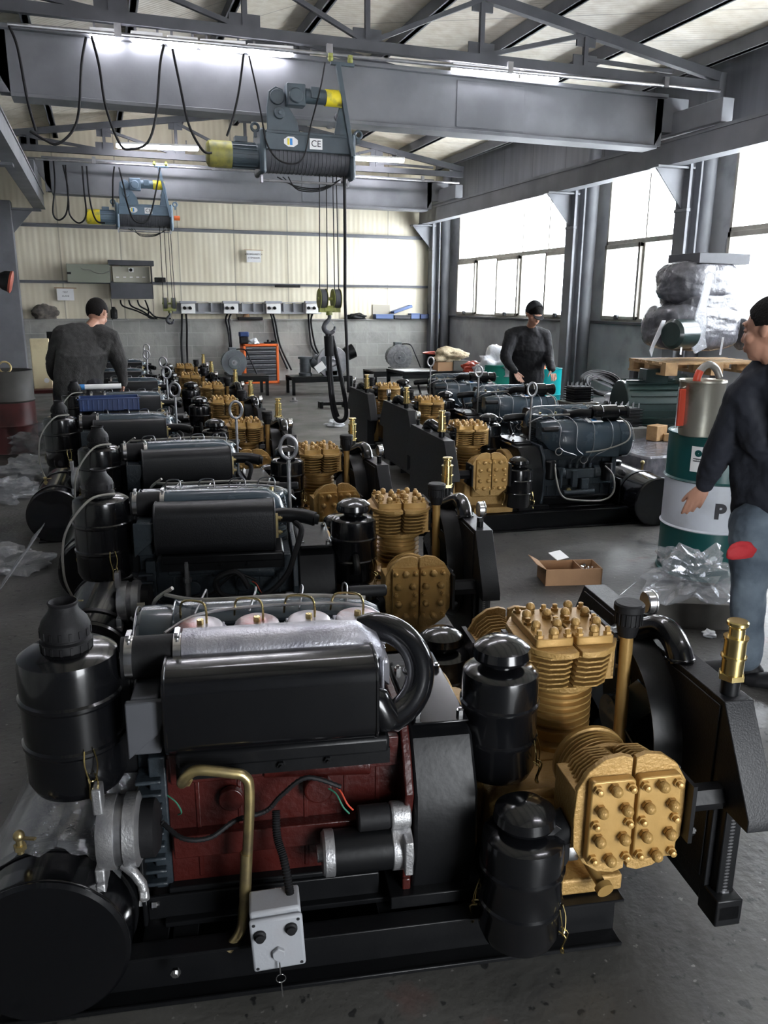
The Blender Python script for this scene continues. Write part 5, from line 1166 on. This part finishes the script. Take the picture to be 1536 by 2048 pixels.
# tin measure on the drum
c = V((at(1400,868,Y=DY-.1).x, DY-.08, H_)); t = thing('oil_measure', c, 'tall dull tin oil measure standing on the green drum', 'oil can')
MB().lathe([(.001,.006),(.1,.006),(.104,0),(.108,.004),(.112,.03),(.126,.3),(.132,.31),(.13,.32),(.122,.312),(.1,.02),(.001,.02)], T(0,0,0), 44, caps=False).build('can_body', K['tin'], t)
MB().box(-.16,-.115,-.012,.012,.06,.27).build('sight_strip', K['redhandle'], t, bevel=.003); MB().tube([(-.12,0,.28),(-.165,0,.28),(-.165,0,.05),(-.105,0,.05)], .004, 6).build('sight_frame', K['chrome'], t)
MB().tube(spline([(-.045,0,.12),(-.04,0,.33),(-.02,0,.38),(.03,.0,.405),(.08,0,.38),(.105,-.01,.33)], 6), .02, 14).build('spout_hose', K['hose'], t)
MB().tube(spline([(-.045,0,.28),(-.045,0,.33),(-.03,0,.37)], 5), .022, 14).build('hose_sleeve', K['redhandle'], t)
# floor items by the camera side
a = at(1150,1168,Z=0)
t = thing('cardboard_tray', (a.x,a.y+.07,0), 'brown cardboard tray with two compartments of bolts on the open floor', 'box', None, -14)
q = MB(); th=.006
q.box(-.17,.17,-.09,.09,0,th)
for b4 in ((-.17,.17,-.09,-.084),(-.17,.17,.084,.09),(-.17,-.164,-.09,.09),(.164,.17,-.09,.09),(.045,.051,-.09,.09)): q.box(b4[0],b4[1],b4[2],b4[3],th,.1)
q.build('tray_wall', K['card'], t)
MB().box(-.09,.09,0,.07,0,.004,T(-.17,0,.1) @ R(90,'Z') @ R(30,'X')).build('tray_flap', K['card'], t); MB().box(-.05,.05,0,.08,0,.004,T(-.02,.07,.11) @ R(30,'Z') @ R(20,'X')).build('tray_flap', K['paper'], t)
q = MB()
for i in range(26): p = (rnd.uniform(.06,.155), rnd.uniform(-.07,.07), rnd.uniform(.05,.075)); q.hexa(p, (rnd.uniform(-1,1),rnd.uniform(-1,1),.6), .011, .01)
tag(q.build('loose_nuts', K['chrome'], t), kind='stuff')
a = at(1385,1262,Z=0); carton((a.x+.12,a.y+.13,0), .46, .28, .13, 'dark grey open crate on the floor beside the jeans of the right man', K['carddark'], rz=-25, open_=False, name='crate', cat='crate')
crumple((a.x+.12,a.y+.16,.138), .19, K['film'], 'plastic_film', 'shiny clear plastic bag heaped on the dark crate by the green drum', 'plastic film', 41, (1.1,.8,.7), .55, flat=1)
a = at(1418,1272,Z=0); crumple((a.x,a.y,0), .03, K['whitebag'], 'paper_scrap', 'tiny crumpled white scrap on the floor by the dark crate', 'scrap', 44)
a = at(672,852,Z=0); crumple((a.x,a.y,0), .1, K['whitebag'], 'packing_film', 'white crumpled film on the floor beneath the hanging sling', 'film', 45, (1.1,.8,.5), .5)
tag(MB().tube(spline([at(1226,1202,Z=.006), at(1245,1186,Z=.03), at(1272,1164,Z=.05)], 4), .003, 6).build('wire_offcut', K['chrome']), 'short bent piece of bright wire on the open floor', 'wire')
a = at(588,803,Z=0); tag(MB().lathe([(.07,0),(.07,.015),(.03,.03),(.03,.07),(.001,.075)], T(a.x,a.y,0), 18).build('metal_foot', K['steel']), 'small round metal foot lying alone on the floor before the trestle', 'part')
a = at(665,815,Z=0); t = thing('axle_stand', (a.x,a.y,0), 'low black steel cross piece on the floor beneath the sling', 'stand'); MB().box(-.22,.22,-.05,.05,.04,.09).build('cross_bar', K['black'], t, bevel=.004); MB().box(-.22,-.17,-.08,.08,0,.1).build('end_block', K['black'], t, bevel=.004); MB().box(.17,.22,-.08,.08,0,.1).build('end_block', K['black'], t, bevel=.004)
# pallets and wrapped machines by the windows
def pallet(c, w, d, label, rz=0, m=K['wood'], grp='wooden pallets by the windows'):
    t = thing('pallet', c, label, 'pallet', grp, rz)
    for i in range(6): y = -d/2+d*i/5*.9+.0; MB().box(-w/2,w/2,y,y+d*.1,.115,.135).build('deck_board', m, t)
    for x in (-w/2,-.07,w/2-.14):
        for y in (-d/2,-.06,d/2-.12): MB().box(x,x+.14,y,y+.1,.02,.097).build('block', m, t)
        MB().box(x,x+.14,-d/2,d/2,0,.02).build('bottom_board', m, t); MB().box(x,x+.14,-d/2,d/2,.097,.115).build('stringer_board', m, t)
    return t
PY = 7.35; PXc = at(1395,705,Y=PY).x; pz = at(1395,752,Y=PY-.4).z; print('PALLET', PXc, pz)
pallet((PXc,PY,0), 1.2, .8, 'wooden pallet on the floor under the dark wrapped motor', -8)
mtr = e_motor((PXc-.32,PY-.1,.135), 1.75, 'dark green motor in clear film on the lower pallet by the windows', K['darkgreen'], rz=75, cable_=False)
crumple((PXc+.36,PY-.05,.135), .24, K['black'], 'machine_block', 'bulky dark machine block on the lower pallet, behind the tin measure', 'machine', 51, (1,.8,1.0), .15)
pallet((PXc,PY,pz-.0), 1.2, .8, 'wooden pallet halfway up the stack under the wrapped compressors', -8)
for dx_ in (-.56,.56): tag(MB().box(PXc+dx_-.03,PXc+dx_+.03,PY+.3,PY+.38,.135,pz).build('support_post', K['greyd']), 'grey post holding up the %s end of the upper pallet' % ('left' if dx_ < 0 else 'right'), 'post')
t = thing('wrapped_compressor', (PXc,PY,pz+.135), 'two big compressor tanks bundled in grey stretch wrap on the upper pallet', 'wrapped machine', None, 0)
def wp(px, py): p = at(px, py, Y=PY-.05); return (p.x-PXc, p.z-pz-.135)
(lx, lz), (rx_, rz_) = wp(1302,690), wp(1465,620)
def lump(name, x0, x1, z0, z1, y0, y1, m, seed, e=2.6, amp=.04):
    bm = bmesh.new(); bmesh.ops.create_icosphere(bm, subdivisions=5, radius=1)
    for v in bm.verts:
        d = v.co.normalized(); s_ = (abs(d.x)**e+abs(d.y)**e+abs(d.z)**e)**(-1/e)
        k = s_*(1+amp*noise.noise(d*2.5+V((seed,0,0)))+amp*.5*noise.noise(V((d.x*3,d.y*3,d.z*14))+V((0,seed,0))))
        v.co = V(((x0+x1)/2+d.x*k*(x1-x0)/2, (y0+y1)/2+d.y*k*(y1-y0)/2, (z0+z1)/2+d.z*k*(z1-z0)/2))
    me = D.meshes.new(name); bm.to_mesh(me); bm.free(); me.materials.append(m); me.polygons.foreach_set('use_smooth', [True]*len(me.polygons))
    o = D.objects.new(name, me); COL.objects.link(o); o.parent = t; return o
a_, b__ = wp(1330,612), wp(1466,528); lump('upper_tank', a_[0], b__[0], a_[1], b__[1]+.03, -.3, .3, K['wrap'], 1, 3.2)
a_, b__ = wp(1308,702), wp(1465,605); lump('lower_tank', a_[0], b__[0], max(0,a_[1]), b__[1], -.33, .33, K['wrap'], 2, 4)
a_, b__ = wp(1345,640), wp(1462,585); lump('middle_wrap', a_[0], b__[0], a_[1], b__[1], -.3, .3, K['wrap'], 5, 5, .03)
a_, b__ = wp(1300,700), wp(1352,632); MB().cyl((a_[0],-.36,(a_[1]+b__[1])/2),(a_[0]+.3,-.3,(a_[1]+b__[1])/2),.15,n=36,ch=.03).build('pump_head', K['darkgreen'], t)
a_, b__ = wp(1465,695), wp(1512,640); MB().cyl((a_[0]-.05,-.2,(a_[1]+b__[1])/2),(b__[0],-.25,(a_[1]+b__[1])/2),.17,n=40,ch=.01).build('motor_end', K['wrap'], t)
a_, b__ = wp(1372,528), wp(1474,510); MB().box(a_[0],b__[0],-.25,.25,a_[1],b__[1]).build('top_bracket', K['greyd'], t, bevel=.006)
pts = [wp(x,y) for x, y in ((1372,548),(1384,548),(1378,580),(1372,610),(1372,640),(1368,670),(1372,692),(1350,704),(1342,690),(1345,660),(1350,630),(1362,590))]
MB().prism(pts[::-1], .02, T(0,-.36,0) @ R(90,'X')).build('film_flap', K['wrapclear'], t, bevel=.004)
for s_, (xa,ya,xb,yb) in enumerate(((1326,655,1315,705),(1403,672,1392,706))): p_, q_ = wp(xa,ya), wp(xb,yb); MB().bar((p_[0],-.38,p_[1]),(q_[0],-.42,q_[1]),.02,.004).build('strap', K['whitebag'], t)
pts = [wp(x,y) for x, y in ((1305,640),(1312,640),(1306,660),(1290,690),(1284,712),(1280,700),(1292,670))]
MB().prism(pts[::-1], .015, T(0,-.2,0) @ R(90,'X')).build('film_flap', K['whitebag'], t, bevel=.004)
pts = [wp(x,y) for x, y in ((1462,526),(1478,526),(1500,545),(1520,552),(1534,545),(1528,556),(1505,556),(1485,552),(1464,552))]
MB().prism(pts[::-1], .02, T(0,-.1,0) @ R(90,'X')).build('film_flap', K['wrapclear'], t, bevel=.004)
for o_ in t.children: o_.matrix_parent_inverse = Matrix()
# low film covered stack, hoses, spare heads
a = at(1325,905,Z=.3); tag(MB().prism(rrect(-.55,.55,-.5,.5,.06,4), .3, T(a.x+.25,a.y+.35,0)).build('film_stack', K['wrap'], bevel=.02), 'low flat stack under shiny film behind the front right fuel tank', 'wrapped stack')
a = at(1312,880,Z=.303); tag(MB().box(-.09,.09,-.06,.06,0,.15,T(a.x,a.y,.303) @ R(20,'Z')).build('wood_block', K['wood'], bevel=.006), 'pale wooden block standing on the film covered stack', 'wood block')
tag(MB().box(-.1,.1,-.05,.05,0,.07,T(a.x+.13,a.y-.1,.303) @ R(-30,'Z')).build('wood_block', K['wood'], bevel=.006), 'wooden block lying flat on the film covered stack', 'wood block')
BX, BY = at(1225,815,Y=8.6).x+.14, 8.6; bz = .42; print('low bench', BX)
frame_table((BX,BY+.1,0), 1.2, .8, bz, 'low steel platform holding hoses and a white bag near the window wall', 'low_platform')
t = thing('hose_coil', (BX-.19,BY+.2,bz), 'coil of thick black hoses leaning on the low platform by the window wall', 'hose coil')
for k in range(6):
    MB().torus((0+.01*k,.02*k,.17+.012*k),(.12*math.sin(k),-.55,.75),.2+.012*k,.018,36,8,.75).build('hose_turn', K['rubber'], t)
MB().bar((-.26,-.1,.3),(.2,-.16,.12),.02,.02).bar((-.2,-.08,.33),(.1,-.1,.22),.02,.02).build('rod', K['steel'], t)
crumple((BX-.16,BY-.18,bz), .17, K['whitebag'], 'packing_film', 'white crumpled bag in front of the black hose coil', 'bag', 61, (1.2,.7,.55), .5)
def spare_head(c, label, s=1.0):
    t = thing('spare_cylinder_head', c, label, 'cylinder head', 'loose black cylinder heads'); q = MB()
    for k in range(6): q.box(-.13*s,.13*s,-.11*s,.11*s,.01+k*.028*s,.022+k*.028*s)
    q.box(-.11*s,.11*s,-.09*s,.09*s,0,.17*s).build('head_block', K['black'], t)
    for i in range(4):
        for j in range(3): MB().cyl((-.1*s+i*.066*s,-.08*s+j*.08*s,.17*s),(-.1*s+i*.066*s,-.08*s+j*.08*s,.215*s),.006,n=8).build('stud', K['steel'], t)
a = at(1156,802,Y=8.45); spare_head((a.x,8.45,a.z), 'loose black finned cylinder head with studs beside the column', 1.05)
tag(MB().box(a.x-.2,a.x+.2,8.28,8.62,0,a.z-.001).build('wooden_crate', K['carddark'], bevel=.01), 'dark crate under the finned cylinder head by the column', 'crate')
a = at(1283,850,Y=6.6); spare_head((a.x,6.9,max(.31,a.z-.05)), 'loose black finned cylinder head on the film stack edge by the windows', 1.1)
tag(MB().box(a.x-.2,a.x+.2,6.73,7.07,0,max(.31,a.z-.05)-.001).build('wooden_crate', K['carddark'], bevel=.01), 'dark crate under the cylinder head near the film stack', 'crate')
# ================================================================ people
def ering(mb, secs, n=20):
    """loft of elliptical rings: (centre, half width vector, half depth vector)"""
    vs = []
    for c, a, b in secs:
        c, a, b = V(c), V(a), V(b); vs += [c+a*math.cos(2*PI*i/n)+b*math.sin(2*PI*i/n) for i in range(n)]
    k = len(secs); fs = [(j*n+i, j*n+(i+1) % n, (j+1)*n+(i+1) % n, (j+1)*n+i) for j in range(k-1) for i in range(n)]
    fs += [tuple(range(n))[::-1], tuple((k-1)*n+i for i in range(n))]
    mb.add(vs, fs)
def limb(mb, pts, rs, n=14):
    sp = spline(pts, 5); m_ = len(sp); k = len(rs)-1; rr = []
    for i in range(m_):
        u = i/(m_-1)*k; j = min(int(u), k-1); rr.append(rs[j]+(rs[j+1]-rs[j])*(u-j))
    mb.tube(sp, rr, n).ball(sp[0], rr[0], 12).ball(sp[-1], rr[-1], 12)
def hand(mb, w, d, pn, thumb, s=1.0, curl=.5):
    """w wrist, d direction of the hand, pn palm normal (fingers curl towards it), thumb side vector"""
    w, d, pn, th = V(w), V(d).normalized(), V(pn).normalized(), V(thumb).normalized()
    ering(mb, [(w+d*(t_*s), th*(a*s), pn*(b*s)) for t_, a, b in ((0,.026,.019),(.03,.034,.017),(.06,.043,.015),(.088,.043,.012))], 14)
    for i, (off, L_) in enumerate(((.035,.074),(.0118,.082),(-.0115,.077),(-.034,.06))):
        p = w+d*(.085*s)+th*off*s; dd = d.copy(); pts = [p-d*.02*s]
        for seg in (.42,.33,.25):
            pts.append(p); p = p+dd*L_*seg*s; dd = (dd+pn*curl*(.8+.15*i)).normalized()
        pts.append(p); mb.tube(pts, [.0092*s,.0088*s,.0084*s,.0078*s,.007*s], 10).ball(p, .007*s, 8)
    p = w+d*.03*s+th*.028*s; dd = (d*.75+th*.7+pn*.3).normalized(); pts = [w+d*.015*s+th*.01*s, p]
    for seg in (.035,.028,.022): p = p+dd*seg*s; pts.append(p); dd = (dd+d*.3+pn*.15).normalized()
    mb.tube(pts, [.014*s,.0125*s,.011*s,.0095*s,.008*s], 10).ball(p, .008*s, 8)
def remesh(o, v, sm=2, dis=None):
    r = o.modifiers.new('remesh', 'REMESH'); r.mode = 'VOXEL'; r.voxel_size = v; r.use_smooth_shade = True
    s = o.modifiers.new('smooth', 'SMOOTH'); s.iterations = sm; s.factor = .6
    if dis:
        tx = D.textures.new('folds', 'CLOUDS'); tx.noise_scale = dis[1]; tx.noise_depth = 2
        d_ = o.modifiers.new('folds', 'DISPLACE'); d_.texture = tx; d_.strength = dis[0]; d_.mid_level = .5; d_.texture_coords = 'GLOBAL'
    return o
def head_parts(t, c, face, up, s=1.0):
    """returns the transform of a head centred at c looking along face"""
    f = V(face).normalized(); u = (V(up)-f*V(up).dot(f)).normalized(); r = f.cross(u)
    M_ = Matrix((r, f, u)).transposed().to_4x4(); M_.translation = V(c); return M_ @ Matrix.Scale(s, 4)
def add_head(mb, M_):
    X = mb.X; mb.X = X @ M_
    mb.ball((0,-.012,.025), 1, 24, (.077,.096,.098)); mb.ball((0,.03,-.035), 1, 20, (.058,.066,.075)); mb.ball((0,.055,-.085), 1, 12, (.03,.03,.022))
    mb.tube([(0,.08,.02),(0,.094,-.008),(0,.1,-.026)], [.008,.01,.012], 10).ball((0,.1,-.026), .013, 10)
    mb.ball((0,.082,.032), 1, 12, (.05,.018,.012)); mb.ball((0,.088,-.056), 1, 12, (.024,.014,.008)); mb.ball((0,.087,-.068), 1, 12, (.02,.013,.007))
    for sx in (-1,1):
        mb.ball((sx*.03,.079,.008), 1, 10, (.013,.009,.009)); mb.ball((sx*.038,.055,-.02), 1, 12, (.026,.026,.026))
        mb.ball((sx*.077,-.008,.0), 1, 12, (.008,.015,.026)); mb.ball((sx*.08,-.013,.005), 1, 10, (.008,.013,.02))
    mb.X = X
def eyes(t, M_):
    for sx in (-1,1):
        q = MB(); q.X = M_; q.ball((sx*.03,.087,.009), 1, 10, (.008,.003,.003)); q.build('eye', K['ink'], t)
        q = MB(); q.X = M_; q.tube([(sx*.014,.095,.028),(sx*.032,.092,.032),(sx*.05,.08,.027)], .0022, 6); q.build('eyebrow', K['hair'], t)
def hair_cap(t, M_, m=K['hair'], low=-.02, r=(.083,.103,.104), fr=.5, name='hair'):
    bm = bmesh.new(); bmesh.ops.create_icosphere(bm, subdivisions=5, radius=1)
    dl = []
    for v in bm.verts:
        d = v.co.copy()
        lim = -.8 if d.y < -.3 else (-.8+(d.y+.3)*1.0 if d.y < .1 else (-.4+(d.y-.1)*1.9*fr*1.6))
        if abs(d.x) > .75 and d.y > -.25: lim = max(lim, -.1)
        if d.z < lim: dl.append(v)
        k = 1+.012*noise.noise(d*9)
        v.co = V((d.x*r[0]*k, d.y*r[1]*k-.012, d.z*r[2]*k+.027))
    bmesh.ops.delete(bm, geom=dl, context='VERTS')
    me = D.meshes.new(name); bm.to_mesh(me); bm.free(); me.transform(M_); me.materials.append(m); me.polygons.foreach_set('use_smooth', [True]*len(me.polygons))
    o = D.objects.new(name, me); COL.objects.link(o); o.parent = t; s = o.modifiers.new('s','SOLIDIFY'); s.thickness = .012; s.offset = -1
    return o
def person(label, o, J, top, bottom, face, up=(0,0,1), garm='work_jacket', hairf=.5, cap=False, handdir=None, shs=1.0, build=1.0, side=None, hs=1.1):
    """J: joints relative to the feet point o"""
    t = thing('person', o, label, 'person')
    J = {k: V(v) for k, v in J.items()}
    hM = head_parts(t, J['head'], face, up, hs)
    L_, Rr = J['shL'], J['shR']; across = (Rr-L_).normalized()
    body = MB(); add_head(body, hM)
    limb(body, [J['neck']+V((0,0,-.05)), J['neck'], J['head']+V((0,0,-.06))], [.045,.052,.055])
    fw = V(J.get('chest_n', across.cross(V((0,0,1)))*-1)).normalized()
    tor = [(J['hip'], .13, .08), (J['waist'], .115, .075), (J['chest'], .13, .08), ((L_+Rr)/2+V((0,0,-.03)), .12, .06), (J['neck'], .052, .052)]
    ering(body, [(c_, across*a, fw*b) for c_, a, b in tor])
    for sd, sg in (('L',-1),('R',1)):
        limb(body, [J['sh'+sd], J['el'+sd], J['wr'+sd]], [.04,.038,.034,.03,.025])
        limb(body, [J['hp'+sd], J['kn'+sd], J['an'+sd]], [.08,.07,.05,.05,.04])
        hd, pn, th = handdir[sd]; hand(body, J['wr'+sd], hd, pn, th, 1.0, .45)
    b = body.build('body', K['skin'], t); remesh(b, .005, 2)
    eyes(t, hM)
    if cap:
        hair_cap(t, hM, K['hair'], r=(.082,.1,.1), fr=.2)
        cp_ = hair_cap(t, hM, K['blackwear'], r=(.09,.11,.112), fr=.9, name='cap')
        q = MB(); q.X = hM; q.prism([(-.06,.07),(-.05,.125),(-.02,.15),(.02,.15),(.05,.125),(.06,.07)], .008, T(0,0,.045) @ R(-12,'X')); q.build('cap_visor', K['blackwear'], cp_, bevel=.003)
    else: hair_cap(t, hM, fr=hairf)
    g = MB(); B_ = build
    tor = [(J['hip']+V((0,0,-.02)), .175*B_, .125*B_), (J['waist'], .172*B_, .125*B_), (J['chest'], .19*B_, .138*B_), ((L_+Rr)/2, .185*B_, .1*B_), (J['neck']+V((0,0,-.03)), .105, .1), (J['neck']+V((0,0,.025)), .074, .074)]
    ering(g, [(c_, across*a, fw*b) for c_, a, b in tor])
    for sd in 'LR':
        w_ = J['wr'+sd]; e_ = J['el'+sd]
        limb(g, [J['sh'+sd], e_, w_], [.08*B_,.07*B_,.06*B_,.055,.042])
        limb(g, [J['neck']+V((0,0,-.03)), J['neck'].lerp(J['sh'+sd], .55)+V((0,0,.0)), J['sh'+sd]], [.06,.07*B_,.078*B_])
        limb(g, [J['sh'+sd], J['sh'+sd].lerp(J['waist'], .5)], [.08*B_,.09*B_])
    g = g.build(garm, top, t); remesh(g, .008, 3, (.028, .11))
    q = MB()
    ering(q, [(J['hip']+V((0,0,.07)), across*.165*B_, fw*.118*B_), (J['hip']-V((0,0,.02)), across*.175*B_, fw*.125*B_), (J['hip']-V((0,0,.12)), across*.165*B_, fw*.115*B_)])
    for sd in 'LR': limb(q, [J['hp'+sd], J['kn'+sd], J['an'+sd]], [.1*B_,.092*B_,.075,.07,.06])
    q = q.build('trousers', bottom, t); remesh(q, .009, 3, (.024, .1))
    for sd in 'LR':
        a = J['an'+sd]; d = V((V(face).x, V(face).y, 0)).normalized() if side is None else V(side).normalized(); sd_ = d.cross(V((0,0,1)))
        s_ = MB(); ering(s_, [(V((a.x,a.y,0))+d*k+V((0,0,h_)), sd_*w_, V((0,0,h_))) for k, w_, h_ in ((-.075,.03,.03),(-.05,.038,.045),(0,.042,.05),(.06,.046,.04),(.13,.046,.03),(.18,.03,.022))], 18)
        limb(s_, [(a.x,a.y,.05),(a.x,a.y,.12)], [.045,.045]); s_ = s_.build('shoe', K['rubber'], t); remesh(s_, .007, 2)
    return t
# man in the sweater, seen from behind, bending over the sixth set
def rel(o, px, py, Y): return at(px, py, Y=Y)-V(o)
oA = V((at(165,800,Y=8.2).x-.02, 8.18, 0))
rA = lambda px, py, Y=7.95: rel(oA, px, py, Y+.2)
JA = dict(head=rA(194,628,8.12), neck=rA(180,655,8.02), shL=rA(128,672,7.95), shR=rA(216,676,8.05), chest=rA(168,700,7.93), waist=rA(158,748,7.9), hip=rA(158,785,7.9),
  elL=rA(108,735,8.08), wrL=rA(135,782,8.32), elR=rA(238,722,8.0), wrR=rA(247,766,8.02), hpL=V((-.16,-.06,.84)), hpR=V((.04,-.06,.84)), knL=V((-.15,0,.46)), knR=V((.05,0,.46)), anL=V((-.15,-.02,.09)), anR=V((.05,-.02,.09)))
JA['hpL'] = V((JA['hip'].x-.09, JA['hip'].y, .82)); JA['hpR'] = V((JA['hip'].x+.09, JA['hip'].y, .82))
for sd in 'LR': JA['kn'+sd] = V((JA['hp'+sd].x, JA['hp'+sd].y+.03, .46)); JA['an'+sd] = V((JA['hp'+sd].x, JA['hp'+sd].y, .09))
JA['chest_n'] = V((.2,1,.3))
person('man in a charcoal knitted sweater seen from behind, bending over an engine', oA, JA, K['sweater'], K['trousers'], (.45,.75,-.65), (.15,.35,1), 'sweater', .45,
  handdir=dict(L=((.3,.5,-.6),(.3,-.3,-.2),(0,-.5,.3)), R=((-.15,-.05,-1),(-1,.2,0),(0,1,0))), side=(0.2,1,0), build=1.32, hs=1.16)
# man in the cap
oB = V((at(1058,700,Y=9.15).x, 9.2, 0)); rB = lambda px, py, Y=9.15: rel(oB, px, py, Y)
JB = dict(head=rB(1068,628,9.0), neck=rB(1060,657,9.12), shL=rB(1088,674,9.08), shR=rB(1024,672,9.2), chest=rB(1055,700,9.15), waist=rB(1054,745,9.2), hip=rB(1052,775,9.22),
  elL=rB(1096,712,9.0), wrL=rB(1104,738,8.78), elR=rB(1012,715,9.1), wrR=rB(1030,742,8.85))
JB['hpL'] = V((JB['hip'].x+.09, JB['hip'].y, .84)); JB['hpR'] = V((JB['hip'].x-.09, JB['hip'].y, .84))
for sd in 'LR': JB['kn'+sd] = V((JB['hp'+sd].x, JB['hp'+sd].y-.02, .46)); JB['an'+sd] = V((JB['hp'+sd].x, JB['hp'+sd].y, .09))
JB['chest_n'] = V((0,-1,0))
person('man in a black work shirt and cap looking down, standing before the windows', oB, JB, K['blackwear'], K['trousers'], (.0,-.85,-.5), (0,-.2,1), 'work_shirt', .5, cap=True,
  handdir=dict(L=((0,-.5,-.85),(-.3,-.2,-.3),(-1,0,0)), R=((.35,-.4,-.85),(.3,-.3,-.2),(1,0,0))), side=(-.1,-1,0), build=1.22, hs=1.18)
# man at the right edge
oC = V((at(1530,1400,Y=2.45).x+.0, 2.5, 0)); rC = lambda px, py, Y=2.5: rel(oC, px, py, Y)
JC = dict(head=rC(1542,662,2.5), neck=rC(1556,725,2.48), shL=rC(1496,790,2.6), shR=rC(1625,780,2.32), chest=rC(1565,850,2.48), waist=rC(1560,960,2.48), hip=rC(1556,1040,2.48),
  elL=rC(1448,880,2.7), wrL=rC(1410,965,2.82), elR=rC(1660,900,2.3), wrR=rC(1640,1010,2.4))
JC['hip'] = JC['hip']+V((.01,0,0)); JC['hpL'] = JC['hip']+V((-.05,.08,-.04)); JC['hpR'] = JC['hip']+V((.06,-.08,-.04))
for sd in 'LR': JC['kn'+sd] = V((JC['hp'+sd].x*.9, JC['hp'+sd].y, .46)); JC['an'+sd] = V((JC['hp'+sd].x*.85+.02, JC['hp'+sd].y-.02, .09))
JC['chest_n'] = V((-.6,.75,0))
pc = person('man in a dark navy jacket and blue jeans at the right edge, facing the drum', oC, JC, K['jacket'], K['jeans'], (-.38,.92,-.1), (0,0,1), 'work_jacket', .42,
  handdir=dict(L=((-.25,.25,-1),(.5,.55,-.1),(-.5,.6,-.25)), R=((0,0,-1),(-.6,.5,0),(-.6,.6,0))), side=(-.7,.7,0), build=1.05, hs=1.04)
a = rC(1482,1092,2.38); crumple(oC+a-V((-.0,0,.05)), .055, K['redcloth'], 'work_cloth', 'folded red cloth hanging from the back pocket of the man at right', 'cloth', 71, (1.25,.35,.75), .12)
